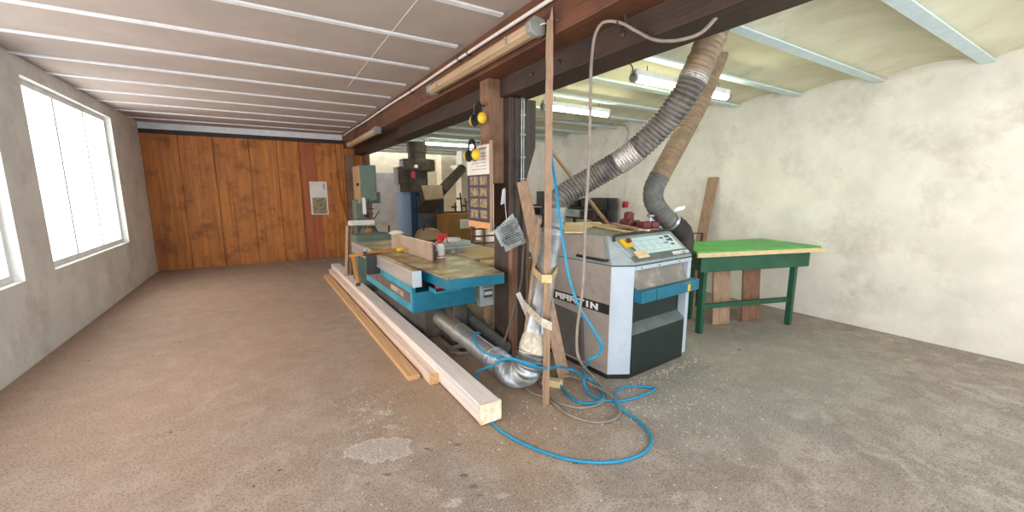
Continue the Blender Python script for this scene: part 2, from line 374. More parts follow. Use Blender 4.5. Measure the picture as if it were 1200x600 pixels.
# vaulted ceiling of the right bay
cr = MB()
def vault(y0, y1, z0, rise, x0, x1, n=8):
    a = [(y0+(y1-y0)*i/n, z0+rise*math.sin(PI*i/n)) for i in range(n+1)]
    poly = [(x0, y, z) for y, z in a] + [(x0, y1, z0+.25), (x0, y0, z0+.25)]
    cr.prism(poly, (x1-x0, 0, 0))
ys = [-1.24+.765*k for k in range(0, 19)]
for a, b in zip(ys, ys[1:]): vault(a, b, ZJ+.035, .07, 1.9, XR)
c2 = struct('ceiling', cr, M_['ceilR'])
for y in ys[1:]:
    j = MB(); j.box(2.1, XR, y-.05, y+.05, ZJ, ZJ+.012); j.box(2.1, XR, y-.006, y+.006, ZJ+.012, ZJ+.06)
    make('steel_joist', j, M_['joist'], c2, bevel=.002)
# walls
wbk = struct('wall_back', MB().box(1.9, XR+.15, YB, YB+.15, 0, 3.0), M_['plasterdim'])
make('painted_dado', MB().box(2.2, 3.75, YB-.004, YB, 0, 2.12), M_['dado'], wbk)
struct('wall_right', MB().box(XR, XR+.15, YF, YB, 0, 3.0), M_['plaster'])
# boarded wall closing the left bay
wb = MB().box(XL, 2.12, YW+.03, YW+.12, 0, 3.0)
wl = struct('wall_boarded', wb, M_['panelred'])
xs = [XL, -1.35, -.8, -.2, .3, .72, 1.02, 1.17, 1.6, 1.66, 2.12]
for i, (a, b) in enumerate(zip(xs, xs[1:])):
    if i in (5, 6): continue
    make('board', MB().box(a+.004, b-.004, YW, YW+.03, 0, 2.62), M_['panelwood'] if i != 7 else M_['panelwood'], wl, bevel=.004)
# the waney board beside the saw, edges not parallel
make('waney_board', MB().prism([(1.10, YW-.03, .0), (1.66, YW-.03, .0), (1.62, YW-.03, .9), (1.50, YW-.03, 1.5), (1.46, YW-.03, 2.56), (1.04, YW-.03, 2.56), (1.09, YW-.03, 1.2)], (0, .03, 0)), M_['panelwood'], wl, bevel=.004)
make('top_plate', MB().box(XL, 1.64, YW-.02, YW+.03, 2.62, 2.70), M_['beam_dark'], wl, bevel=.004)
make('white_fascia', MB().box(XL, 1.64, YW-.005, YW+.03, 2.70, ZL), M_['batten'], wl)
make('return_board', MB().box(2.05, 2.12, YW-.5, YW+.03, 0, 2.37), M_['corbel'], wl, bevel=.005)
make('return_board', MB().box(1.66, 1.86, YW-.08, YW-.0, 0, 2.37), M_['corbel'], wl, bevel=.005)
for (x, z) in ((1.17, 1.72), (1.30, 1.68), (1.34, 1.95)):
    make('hook', MB().tube(catmull([(x, YW-.03, z), (x, YW-.09, z-.02), (x, YW-.1, z-.1), (x+.02, YW-.08, z-.13)], 5), .008, 8), M_['steel'], wl)

def wall_with_openings(axis, c0, c1, a0, a1, z1, ops, name, m):
    mb = MB(); cur = a0
    def bx(p, q, z0, zz):
        if q-p < 1e-4 or zz-z0 < 1e-4: return
        if axis == 'x': mb.box(c0, c1, p, q, z0, zz)
        else: mb.box(p, q, c0, c1, z0, zz)
    for (p, q, z0, zz) in ops:
        bx(cur, p, 0, z1); bx(p, q, 0, z0); bx(p, q, zz, z1); cur = q
    bx(cur, a1, 0, z1); return struct(name, mb, m)
lw = [(-.9, 2.0, .75, 2.65), (2.4, 5.3, .75, 2.65), (5.9, 8.6, .75, 2.65)]
wall_with_openings('x', XL-.2, XL, YF, YW+.12, 3.0, lw, 'wall_left', M_['plaster'])
fo = [(-1.6, 1.5, .0, 2.65), (2.2, 5.5, .5, 2.65)]
wall_with_openings('y', YF-.2, YF, XL-.2, XR+.15, 3.0, fo, 'wall_front', M_['plaster'])
nwin = 0
def window(axis, c, p, q, z0, z1, nx):
    global nwin; nwin += 1
    f = MB(); t = .06
    def bx(mb, a, b, e, g, d0=-.03, d1=.03):
        if axis == 'x': mb.box(c+d0, c+d1, a, b, e, g)
        else: mb.box(a, b, c+d0, c+d1, e, g)
    bx(f, p, q, z0, z0+t); bx(f, p, q, z1-t, z1); bx(f, p, p+t, z0+t, z1-t); bx(f, q-t, q, z0+t, z1-t)
    for k in range(1, nx): m = p+(q-p)*k/nx; bx(f, m-.02, m+.02, z0+t, z1-t)
    o = struct('window_%d' % nwin, f, M_['frame'])
    for k in range(nx):
        g = MB(); bx(g, p+(q-p)*k/nx+.03, p+(q-p)*(k+1)/nx-.03, z0+t, z1-t, -.004, .004)
        make('pane', g, M_['glass'], o, smooth=0)
for (p, q, a, b) in lw: window('x', XL-.1, p, q, a, b, 3)
window('y', YF-.1, 2.2, 5.5, .5, 2.65, 4)

# beams and post
bA = struct('ceiling_beam', MB().box(1.65, 1.86, YF, YW+.02, 2.525, ZL+.12), M_['beam'], bevel=.006)
for y in (1.4, 2.15, 3.4, 4.7, 6.0, 7.6):
    make('bolt', MB().lathe((1.65, y, 2.6), [(.004, -.012), (.013, -.008), (.014, 0)], 10, 'x'), M_['steel'], bA)
bB = struct('ceiling_beam', MB().box(1.86, 2.12, YF, YW-.1, 2.37, ZJ+.05), M_['beam_dark'], bevel=.008)
for y in (2.4, 2.75, 1.8):
    make('bolt', MB().lathe((1.86, y, 2.45), [(.004, -.014), (.016, -.01), (.017, 0)], 10, 'x'), M_['steel'], bB)
post = MB().box(1.9, 2.09, 3.16, 3.46, 0, 2.37)
po = struct('support_post', post, M_['post'], bevel=.012)
make('haunch', MB().prism([(2.09, 3.18, 1.62), (2.09, 3.18, 2.368), (2.2, 3.18, 2.368), (2.2, 3.18, 1.95)], (0, .26, 0)), M_['post'], po, bevel=.006)
make('splice_board', MB().box(1.955, 2.05, 3.145, 3.16, .9, 2.36), M_['post'], po, bevel=.003)
cb = MB().box(1.745, 1.9, 3.25, 3.42, 1.62, 2.525)
make('corbel', cb, M_['corbel'], po, bevel=.006)
make('side_cleat', MB().box(1.89, 1.955, 3.1, 3.16, 0, 1.16), M_['corbel'], po, bevel=.004)
make('back_plank', MB().box(2.095, 2.16, 3.22, 3.30, 0, 1.5), M_['boardz'], po, bevel=.003)
make('back_plank', MB().box(2.10, 2.13, 3.34, 3.40, 0, 1.25), M_['corbel'], po, bevel=.003)
# twin cable runs with clips on the post
for dx in (0, .022):
    make('conduit', MB().cyl((2.015+dx, 3.135, 1.62), (2.015+dx, 3.135, 2.365), .006, 8), M_['galv'], po)
for z in (1.66, 1.85, 2.05, 2.22):
    make('pipe_clip', MB().box(2.0, 2.052, 3.122, 3.147, z-.008, z+.008), M_['galv'], po, bevel=.003)

# ================================================================== BEAM-HUNG THINGS
p = MB(); pts = [(1.625, y, 2.72+.004*math.sin(y*2.3)+.006*y) for y in [YF+.1+i*.5 for i in range(23)]]
p.tube(catmull(pts, 3), .014, 10)
con = make('conduit_pipe', p, M_['whitepipe']); tag(con, 'long thin white conduit pipe running along the brown ceiling beam', 'pipe')
for y in (1.0, 2.0, 3.4, 3.6, 5.0, 6.5, 8.0):
    z = 2.72+.004*math.sin(y*2.3)+.006*y
    make('pipe_clip', MB().tube([(1.65, y, z+.02), (1.625, y, z+.02), (1.606, y, z), (1.625, y, z-.02), (1.65, y, z-.02)], .006, 6), M_['steel'], con)

def batten_lamp(y0, y1, z, label):
    t = thing('fluorescent_lamp', (1.6, (y0+y1)/2, z-.06), label, 'lamp', 'unlit covered lamps on the beam')
    make('lamp_body', MB().box(1.605, 1.65, y0+.03, y1-.03, z-.02, z+.045), M_['fixture'], t, bevel=.004)
    cv = MB().prism([(1.63, y0+.05, z+.02), (1.56, y0+.05, z+.03), (1.525, y0+.05, z-.0), (1.53, y0+.05, z-.045), (1.57, y0+.05, z-.065), (1.63, y0+.05, z-.05)], (0, y1-y0-.1, 0))
    make('lamp_cover', cv, M_['fixture'], t, bevel=.006)
    for y in (y0, y1-.06):
        make('end_cap', MB().prism([(1.64, y, z+.035), (1.555, y, z+.045), (1.518, y, z+.005), (1.522, y, z-.05), (1.57, y, z-.075), (1.64, y, z-.06)], (0, .06, 0)), M_['lampgrey'], t, bevel=.006)
    for y in (y0+.3, y1-.3):
        make('clip', MB().bar((1.515, y, z+.0), (1.522, y, z-.05), .02, .006), M_['galv'], t)
    return t
t = batten_lamp(2.27, 4.2, 2.605, 'long unlit lamp with aged beige cover on the beam, nearer one')
make('wire', MB().tube(catmull([(1.6, 2.27, 2.6), (1.61, 2.255, 2.605), (1.645, 2.245, 2.61)], 5), .005, 6), M_['whitepipe'], t)
make('wire_loop', MB().tube(catmull([(1.6, 4.22, 2.6), (1.57, 4.28, 2.56), (1.57, 4.27, 2.52), (1.6, 4.24, 2.55), (1.63, 4.25, 2.6)], 5), .004, 6), M_['steel'], t)
t = batten_lamp(6.6, 9.0, 2.50, 'unlit beige lamp hung low near far end of the beam')
for y in (6.8, 8.7):
    make('chain', MB().cyl((1.6, y, 2.52), (1.645, y, 2.74), .004, 6), M_['steel'], t)

def tube_lamp(x0, x1, y, z, label, m, r=.022, body=True):
    t = thing('fluorescent_lamp', ((x0+x1)/2, y, z-.05), label, 'lamp', 'lit fluorescent lamps of the right bay')
    make('lamp_body', MB().box(x0+.02, x1-.02, y-.035, y+.035, z+.02, z+.075), M_['batten'], t, bevel=.005)
    make('lit_tube', MB().cyl((x0+.05, y, z), (x1-.05, y, z), r, 14), m, t)
    for x in (x0, x1-.05):
        make('end_cap', MB().lathe((x, y, z), [(r*.8, 0), (r*1.25, .006), (r*1.25, .044), (r*.8, .05)], 14, 'x'), M_['lampgrey'], t)
    for x in (x0+.2, x1-.2):
        make('hanger', MB().cyl((x, y, z+.07), (x, y, ZJ+.02), .004, 6), M_['steel'], t)
    return t
t = tube_lamp(3.0, 4.55, 2.78, 2.59, 'lit fluorescent lamp with yellowish cover, beside the grey hose top', M_['tube'], .034)
make('cable', MB().tube(catmull([(3.0, 2.76, 2.6), (2.9, 2.7, 2.66), (2.75, 2.68, 2.69), (2.5, 2.68, 2.695), (2.2, 2.66, 2.69)], 6), .007, 6), M_['darkcable'], t)
tube_lamp(3.0, 4.15, 4.22, 2.58, 'lit fluorescent lamp hanging just right of the dark post', M_['tube'], .032)
tube_lamp(3.1, 4.42, 8.85, 2.6, 'distant lit fluorescent lamp left of the dark post', M_['tube2'], .03)

# ================================================================== LEFT-BAY DETAILS
nx_ = aty(384, 232, YW-.04).x; pf = MB().box(nx_-.36, nx_, YW-.045, YW-.03, aty(384, 251, YW).z, aty(384, 213, YW).z)
wp = make('wall_notice', pf, M_['paper']); tag(wp, 'white notice with dark photographs pinned to the boarded wall', 'notice')
pp = MB(); pp.box(nx_-.32, nx_-.03, YW-.047, YW-.045, 1.04, 1.40); make('photo_print', pp, M_['photo'], wp)

# ================================================================== LUMBER ON THE FLOOR
def yline(x0, y0, x1, y1, w, z0, z1, m, name, bevel=.004):
    mb = MB().prism([(x0, y0, z0), (x0+w, y0, z0), (x0+w, y0, z1), (x0, y0, z1)], (x1-x0, y1-y0, 0)); return make(name, mb, m, None, bevel)
o = yline(1.10, 2.20, 1.0, 8.4, .155, .016, .15, M_['lumber'], 'timber_beam', .006)
tag(o, 'long pale square timber on the floor reaching nearest the camera', 'timber')
make('wrapped_end', MB().prism([(1.097, 2.194, .012), (1.258, 2.194, .012), (1.258, 2.194, .154), (1.097, 2.194, .154)], (-.001, .03, 0)), M_['endgrain'], o, bevel=.006)
o = yline(1.015, 2.93, .93, 8.2, .078, 0, .085, M_['lumber2'], 'timber_beam'); tag(o, 'shorter pale timber with brown end pressed along the long pale timber', 'timber')
make('sawn_end', MB().box(1.013, 1.095, 2.926, 2.945, .001, .087), M_['boardy'], o, bevel=.003)
o = yline(.885, 3.09, .80, 7.9, .1, 0, .04, M_['boardy'], 'wooden_plank'); tag(o, 'thin orange-brown plank, leftmost of the timbers on the floor', 'plank')

# ================================================================== PLANER (surface planer with turquoise table)
a5 = math.radians(2.0); OP = Vector((1.195, 2.974, 0))
def XP(q): return Vector((OP.x+q.x*math.cos(a5)-q.y*math.sin(a5), OP.y+q.x*math.sin(a5)+q.y*math.cos(a5), q.z))
def Wp(u, v, z): return XP(Vector((u, v, z)))
pl = thing('surface_planer', (OP.x+.2, OP.y+1.2, 0), 'turquoise and grey surface planer with dusty steel table behind the timbers', 'planer')
P = lambda: MB(XP)
make('planer_base', P().plan([(.12, 1.25), (.16, .95), (.48, .95), (.5, 2.7), (.14, 2.7)], 0, .50), M_['base'], pl, bevel=.01)
make('near_table', P().plan([(0, 0), (.525, -.05), (.60, .45), (.63, 1.05), (-.05, 1.05)], .755, .842), M_['turq'], pl, bevel=.006)
make('table_top', P().plan([(.004, .004), (.522, -.045), (.597, .45), (.627, 1.05), (-.046, 1.05)], .842, .851), M_['castiron'], pl, bevel=.002)
make('far_table', P().plan([(-.05, 1.07), (.60, 1.07), (.55, 2.9), (-.1, 2.9)], .77, .848), M_['castiron'], pl, bevel=.005)
make('cutter_block', P().cyl((.02, 1.06, .835), (.6, 1.06, .835), .012, 12), M_['steel'], pl)
bd = P(); bd.plan([(-.13, .44), (.50, .44), (.50, 1.1), (.50, 2.1), (-.13, 2.1)], .47, .655); make('planer_body', bd, M_['turq'], pl, bevel=.006)
make('body_neck', P().plan([(.0, .62), (.5, .62), (.5, 2.1), (.0, 2.1)], .655, .756), M_['black'], pl)
make('upper_skirt', P().plan([(-.13, .44), (-.10, .44), (-.10, 2.1), (-.13, 2.1)], .655, .72), M_['turq'], pl, bevel=.004)
make('upper_skirt', P().plan([(.20, .44), (.50, .44), (.50, .62), (.20, .62)], .655, .756), M_['turq'], pl, bevel=.004)
sd = P().box(-.134, -.13, .46, 2.08, .475, .716); make('side_sheet', sd, M_['turqside'], pl)
st = P().box(-.139, -.134, .50, 2.05, .55, .645); sto = make('badge_stripe', st, M_['stripe'], pl)
word(M_['letterworn'], sto, Wp(-.140, 1.05, .572), Vector((math.sin(a5), -math.cos(a5), 0)), (0, 0, 1), Vector((-math.cos(a5), -math.sin(a5), 0)), 'MARTIN', .05, 1.15)
# aluminium carriage rail
rl = P().box(-.165, -.09, .33, 1.45, .735, .872); make('carriage_rail', rl, M_['alu'], pl, bevel=.004)
make('rail_groove', P().box(-.14, -.11, .33, 1.45, .872, .878), M_['castiron'], pl)
make('rail_end_cap', P().box(-.168, -.087, .318, .33, .732, .875), M_['machblue'], pl, bevel=.003)
make('far_rail', P().box(-.12, -.04, 2.15, 2.9, .72, .86), M_['alu'], pl, bevel=.004)
# fence
FA, FB = Vector((1.395, 3.83, .852)), Vector((1.30, 4.97, .852)); fdx = Vector((.011, .001, 0))
fe = MB().prism([FA-fdx, FA+fdx, FB+fdx, FB-fdx], (0, 0, .185)); make('fence', fe, M_['fencew'], pl, bevel=.003)
make('fence_edge', MB().prism([FA-fdx*1.1+Vector((0, 0, .185)), FA+fdx*1.1+Vector((0, 0, .185)), FB+fdx*1.1+Vector((0, 0, .185)), FB-fdx*1.1+Vector((0, 0, .185))], (0, 0, .004)), M_['lumber2'], pl)
fb = MB(); fb.box(1.405, 1.445, 3.85, 3.93, .852, .99); fb.cyl((1.425, 3.89, .99), (1.425, 3.89, 1.01), .015, 12); fb.cyl((1.41, 3.89, .92), (1.47, 3.89, .92), .02, 12)
make('fence_bracket', fb, M_['steel'], pl, bevel=.003)
# hanging tool recess under the near table
tr = P(); tr.box(.02, .28, .3, .44, .66, .672); tr.box(.02, .032, .3, .44, .672, .70); tr.box(.268, .28, .3, .44, .672, .70)
make('tool_shelf', tr, M_['turqside'], pl)
# control box with white label sheet
cbx = P().box(.56, .72, .46, .54, .41, .72); c_ = make('switch_box', cbx, M_['greybox'], pl, bevel=.006)
ib = P()
for k in range(5): ib.box(.58, .70, .456, .4605, .675-.018*k, .682-.018*k)
ib.box(.60, .70, .456, .4605, .50, .58); make('printed_label', ib, M_['ink'], c_)
make('rating_plate', P().box(.605, .695, .4545, .456, .525, .56), M_['paper'], c_)
make('foot', P().box(.36, .52, .66, .95, 0, .47), M_['base'], pl, bevel=.01)
# rag and metal tools on the shelf
rg = MB(XP)
def lump(mb, c, r, sc=(1, 1, 1), n=10, m=6, seed=1, amp=.25):
    rnd = random.Random(seed); c = Vector(c); rings = []
    ph = [rnd.uniform(0, 6.28) for _ in range(6)]
    for i in range(1, m):
        th = PI*i/m; ring = []
        for k in range(n):
            a = 2*PI*k/n; q = 1+amp*(math.sin(2*a+ph[0]+th*2)*.5+math.sin(3*a+ph[1]-th*3)*.5)
            ring.append(mb.pt(c+Vector((r*sc[0]*q*math.sin(th)*math.cos(a), r*sc[1]*q*math.sin(th)*math.sin(a), r*sc[2]*math.cos(th)))))
        rings.append(ring)
    t0 = mb.pt(c+Vector((0, 0, r*sc[2]))); t1 = mb.pt(c-Vector((0, 0, r*sc[2])))
    for k in range(n):
        mb.face((t0, rings[0][k], rings[0][(k+1) % n])); mb.face((t1, rings[-1][(k+1) % n], rings[-1][k]))
    for A, B in zip(rings, rings[1:]):
        for k in range(n): mb.face((A[k], A[(k+1) % n], B[(k+1) % n], B[k]))
    return mb
lump(rg, (.09, .37, .70), .04, (1.1, .8, .7), seed=3); o = make('rag', rg, M_['red']); tag(o, 'crumpled red rag tucked under the turquoise table edge', 'rag')
rg = MB(XP); lump(rg, (.19, .36, .695), .036, (1.4, .8, .7), seed=5); o = make('rag', rg, M_['whiteplastic']); tag(o, 'crumpled white rag tucked under the turquoise table edge', 'rag')

# spray bottle
sb0 = atz(516, 302.5, .852); sbt = thing('spray_bottle', sb0, 'white spray bottle with red trigger head standing on the planer table', 'bottle')
fat_ = lambda p: Vector((sb0.x+(p.x-sb0.x)*1.3, sb0.y+(p.y-sb0.y)*1.3, p.z))
make('bottle_body', MB(fat_).lathe(sb0, [(.03, 0), (.038, .006), (.038, .11), (.034, .135), (.018, .155), (.018, .165)], 24), M_['whiteplastic'], sbt)
make('bottle_label', MB(fat_).lathe(sb0, [(.0385, .03), (.0388, .031), (.0388, .1), (.0385, .101)], 24), M_['paper'], sbt)
make('bottle_band', MB(fat_).lathe(sb0, [(.0387, .022), (.0392, .023), (.0392, .032), (.0387, .033)], 24), M_['red'], sbt)
hd = MB(); hd.lathe(sb0, [(.023, .155), (.026, .16), (.026, .2), (.02, .205)], 18)
hd.prism([sb0+Vector(q) for q in ((-.03, -.014, .2), (-.034, -.014, .235), (-.01, -.014, .262), (.07, -.014, .25), (.078, -.014, .225), (.02, -.014, .205))], (0, .028, 0))
make('spray_head', hd, M_['red'], sbt, bevel=.003)
make('trigger', MB().tube(catmull([sb0+Vector(q) for q in ((.05, 0, .232), (.075, 0, .2), (.085, 0, .165), (.1, 0, .15))], 5), .008, 8), M_['red'], sbt)
make('nozzle', MB().cyl(sb0+Vector((.075, 0, .238)), sb0+Vector((.095, 0, .236)), .011, 12), M_['red'], sbt)

# grey feeder block on the bench behind the table
bt = thing('wooden_bench', Wp(.95, 1.7, 0), 'low wooden bench with pale boards behind the planer table', 'bench')
for (u0, u1, v0, v1) in ((.70, 1.25, .55, .72), (.68, 1.3, .92, 1.25)):
    make('bench_board', P().box(u0, u1, v0, v1, .80, .835), M_['boardx'], bt, bevel=.004)
make('bench_top', P().box(.66, 1.4, 1.3, 2.6, .77, .80), M_['boardx'], bt, bevel=.004)
make('bench_rail', P().box(.68, .74, .52, 2.6, .70, .77), M_['boardy'], bt, bevel=.004)
make('bench_rail', P().box(1.2, 1.26, .52, 2.6, .70, .77), M_['boardy'], bt, bevel=.004)
for (u, v) in ((.7, .6), (1.2, .6), (.7, 2.5), (1.2, 2.5)):
    make('leg', P().box(u, u+.06, v, v+.06, 0, .70), M_['boardz'], bt, bevel=.004)
q = Wp(.78, 1.5, .8); gf = thing('power_feeder', q, 'blue-grey stepped power feeder block lying on the wooden bench', 'feeder')
make('feeder_foot', P().box(.62, .86, 1.42, 1.6, .80, .87), M_['greybox'], gf, bevel=.006)
make('feeder_plate', P().box(.5, 1.02, 1.36, 1.64, .87, .90), M_['greybox'], gf, bevel=.006)
make('feeder_body', P().box(.58, .96, 1.4, 1.6, .90, .955), M_['greybox'], gf, bevel=.01)
make('feeder_cap', MB().lathe(Wp(.76, 1.5, .955), [(.095, 0), (.10, .008), (.10, .03), (.09, .036)], 24), M_['whiteplastic'], gf)
make('feeder_label', P().box(.70, .75, 1.416, 1.42, .815, .86), M_['paper'], gf)
o = MB(XP); lump(o, (.16, 1.75, 1.068), .07, (1.3, .8, .4), seed=9, amp=.3)
o = make('crumpled_cloth', o, M_['chip']); tag(o, 'crumpled cream cloth lying on top edge of the planer fence', 'cloth')

# black pad and orange clamp at the left end of the carriage
YP = 4.42
pa, pb = aty(428.5, 298, YP), aty(449, 320, YP)
bp = thing('black_pad', (pa.x, YP, pb.z), 'black square push pad clamped to left end of the planer rail', 'pad')
make('pad_plate', MB().box(pa.x, pb.x, YP-.012, YP+.012, pb.z, pa.z), M_['black'], bp, bevel=.008)
make('pad_edge', MB().box(pb.x, pb.x+.012, YP-.012, YP+.012, pb.z, pa.z-.01), M_['machblue'], bp, bevel=.003)
make('pad_scratch', MB().bar(aty(447, 307, YP-.014), aty(441, 312, YP-.014), .004, .006), M_['galv'], bp)
k0_, k1_ = aty(409, 300, YP+.06), aty(474, 291.5, YP+.06)
ct = thing('bar_clamp', (k0_.x, YP+.06, .55), 'orange bar clamp with yellow handle gripping the planer rail', 'clamp')
make('clamp_bar', MB().bar(k0_, k0_.lerp(k1_, .9), .018, .03), M_['orange'], ct, bevel=.003)
make('clamp_handle', MB().tube([k0_.lerp(k1_, t_) for t_ in (.84, .88, .93, .98, 1.0)], lambda i, t: (.014, .026, .03, .026, .014)[i], 14), M_['yellow'], ct)
j0, j1 = aty(413.5, 301, YP+.05), aty(419.5, 332, YP-.05)
make('clamp_jaw', MB().bar(j0, j1, .032, .016, (0, 1, 0)), M_['orange'], ct, bevel=.003)
make('clamp_tip', MB().bar(j1, j1+(j1-j0).normalized()*.03, .045, .03, (0, 1, 0)), M_['black'], ct, bevel=.003)
make('screw_plate', MB().cyl(k0_.lerp(k1_, .24), k0_.lerp(k1_, .3), .024, 12), M_['steel'], ct)

# ================================================================== DUCTS
def ribs(pts, step, r, amp, pitch, n=24, spiral=False):
    P_ = resample(catmull(pts, 24), step); L_ = step
    return P_, (lambda i, t: r+amp*(.5+.5*math.cos(2*PI*i*L_/pitch)))
dA = thing('extraction_duct', (1.55, 3.2, 0), 'galvanised extraction duct from planer base up to the grey hose', 'duct')
d0 = atz(508, 366, .22); d1 = atz(586, 426, .125); d2 = atz(601, 438, .11); d3 = atd(618, 431, 2.95); d4 = atd(624, 411, 2.95); d5 = atd(653, 243, 3.2)
s0 = d0+(d0-d1).normalized()*.05
make('inlet_socket', MB().tube([s0+(s0-d1).normalized()*.14, s0+(s0-d1).normalized()*.02, d0, d0.lerp(d1, .06)], lambda i, t: (.115, .115, .112, .1)[i], 24), M_['galvdust'], dA)
dm = d0.lerp(d1, .45); dn = d0.lerp(d1, .93)
make('duct_pipe', MB().cyl(d0, dm, .088, 28), M_['galvdust'], dA)
make('duct_collar', MB().cyl(dm.lerp(d1, -.02), dm.lerp(d1, .03), .093, 28), M_['galvdust'], dA)
make('duct_pipe', MB().cyl(dm, dn, .088, 28), M_['galvdust'], dA)
sm = Vector((0, 0, .087)); sl = ((dn-d0).cross(sm)).normalized()*-.03
make('duct_seam', MB().cyl(d0+sl+sm*.95, dn+sl+sm*.95, .005, 6), M_['galv'], dA)
P_, rf = ribs([dn, d1, d2, d2.lerp(d3, .5)+Vector((.02, -.01, -.01)), d3, d4], .004, .088, .022, .03)
make('flexible_elbow', MB().tube(P_, rf, 28), M_['flexmetal'], dA)
dr = d4.lerp(d5, .12)
make('riser_pipe', MB().tube([d4, dr, d4.lerp(d5, .62), d4.lerp(d5, .63), d5], lambda i, t: (.094, .086, .083, .079, .079)[i], 28), M_['galv'], dA)
for f_ in (.78, .885, .985):
    c0 = d4.lerp(d5, f_); make('pipe_ring', MB().cyl(c0, c0+(d5-d4).normalized()*.014, .0845, 28), M_['galv'], dA)
make('hose_band', MB().cyl(d4.lerp(d5, .82), d4.lerp(d5, .835), .087, 28), M_['darkcable'], dA)
make('tape_wrap', MB().tube([d4.lerp(d5, .0)-(d5-d4).normalized()*.03, d4.lerp(d5, .03), d4.lerp(d5, .08), d4.lerp(d5, .11)], lambda i, t: (.099, .104, .097, .088)[i], 26), M_['tapegrey'], dA)

hA = thing('suction_hose', d5, 'fat grey ribbed hose climbing right from the galvanised riser', 'hose')
hp = [d5, d5+Vector((.005, .0, .05)), atd(671, 222, 3.22), atd(700, 205, 3.2), atd(740, 180, 3.05), atd(775, 147, 2.92), atd(800, 115, 2.8), atd(818, 80, 2.75), atd(832, 48, 2.72), atd(846, 12, 2.72), Vector((2.75, 1.72, 2.85))]
allp = catmull(hp, 24); pp_ = resample(allp, .0045)
L1 = len(pp_); iband0, iband1 = int(L1*.325), int(L1*.40); iend = int(L1*.70)
def rA(i0, amp=.014): return lambda i, t: .080+amp*abs(math.cos(PI*(i+i0)*.0045/.031))**.7
make('ribbed_hose', MB().tube(pp_[:iband0+1], rA(0), 26), M_['hosegrey'], hA)
make('tape_band', MB().tube(pp_[iband0-2:iband1+2], lambda i, t: .0955+.0015*math.sin(i*1.4), 26), M_['hoseband'], hA)
make('ribbed_hose', MB().tube(pp_[iband1:iend], rA(iband1), 26), M_['hosegrey'], hA)
make('tape_band', MB().tube(pp_[iend-4:iend+8], lambda i, t: .097+.0015*math.sin(i*1.9), 26), M_['hoseband'], hA)
make('upper_sleeve', MB().tube(pp_[iend+4:], lambda i, t: .094+.003*math.sin(i*.35)+.002*math.sin(i*.9), 26), M_['hosebrown'], hA)

hB = thing('suction_hose', atd(795, 290, 3.9), 'brown ribbed hose with dark elbow dropping into back of the grey machine', 'hose')
q0 = [atd(850, 40, 3.72), atd(836, 78, 3.72), atd(818, 122, 3.72), atd(793, 170, 3.72), atd(772, 208, 3.72)]
P_ = resample(catmull(q0, 20), .0045)
make('ribbed_hose', MB().tube(P_, lambda i, t: .080+.010*abs(math.cos(PI*i*.0045/.0245))**.8, 24), M_['hosebrown'], hB)
q1 = [atd(773, 206, 3.72), atd(766, 222, 3.73), atd(767, 238, 3.76), atd(779, 254, 3.83), atd(793, 265, 3.88)]
P_ = resample(catmull(q1, 20), .006)
make('grey_bend', MB().tube(P_, lambda i, t: .092-.004*t+.002*math.sin(i*.9), 24), M_['hosedark'], hB)
q2 = [atd(789, 262, 3.87), atd(799, 272, 3.9), atd(801, 286, 3.93), atd(796, 300, 3.93)]
P_ = resample(catmull(q2, 20), .006)
make('black_elbow', MB().tube(P_, lambda i, t: .096+.002*math.sin(i*.7), 24), M_['blackdusty'], hB)
dd = (q1[-1]-q1[-2]).normalized(); cc = q1[-1]-dd*.09
make('hose_clamp', MB().cyl(cc, cc+dd*.03, .098, 24), M_['galv'], hB)
cc2 = cc+UP*.09+RT*.03
make('blast_gate_tab', MB().prism([cc2, cc2+RT*.1+UP*.03, cc2+RT*.11+UP*.055, cc2+UP*.04+RT*.03], dd*.008), M_['galv'], hB)

# second dark duct lying behind
k0 = atz(535, 372, .2); k1 = atz(600, 428, .1)
k0 = atz(541, 364, .24); k1 = atz(592, 409, .08)
db = thing('extraction_duct', ((k0+k1)/2).to_tuple()[:2]+(0,), 'thin dark grey pipe lying behind the galvanised floor duct', 'duct')
make('duct_pipe', MB().cyl(k0, k1, .07, 22), M_['hosedark'], db)
make('duct_collar', MB().cyl(k0, k0.lerp(k1, .08), .08, 22), M_['chute'], db)

# ================================================================== PROPS BY THE RISER
b0 = atz(639.5, 474, 0); b1 = Vector((1.625, 2.205, 2.61))
ls = thing('wooden_lath', (b0.x, b0.y, 0), 'tall rough wooden lath standing upright before the riser, floor to beam', 'lath')
mb = MB(); nseg = 26; rr = random.Random(4); prev = None
for i in range(nseg+1):
    t_ = i/nseg; c = b0.lerp(b1, t_)+Vector((rr.uniform(-1, 1)*.0015, rr.uniform(-1, 1)*.0015, 0)); w = .0245-.002*t_; d = .014
    if i == nseg: w *= .8
    ring = [mb.pt(c+RT*w*sx+Vector((sy_, cy_, 0))*d*sy) for sx, sy in ((-1, -1), (1, -1), (1, 1), (-1, 1))]
    if prev:
        for k in range(4): mb.face((prev[k], prev[(k+1) % 4], ring[(k+1) % 4], ring[k]))
    else: mb.face(ring[::-1])
    prev = ring
mb.face(prev); make('lath_shaft', mb, M_['lathgrey'], ls, smooth=20)
tp = b1+RT*.008
make('split_tip', MB().prism([tp+RT*-.012, tp+RT*.014, tp+RT*.006+Vector((0, 0, .085))], Vector((sy_, cy_, 0))*.008), M_['boardz'], ls)
make('hose_coupling', MB().tube([atd(644, 170, 2.75), atd(644.5, 162, 2.75), atd(644, 150, 2.75), atd(644, 136, 2.75)], lambda i, t: (.016, .02, .014, .008)[i], 12), M_['galv'], ls)

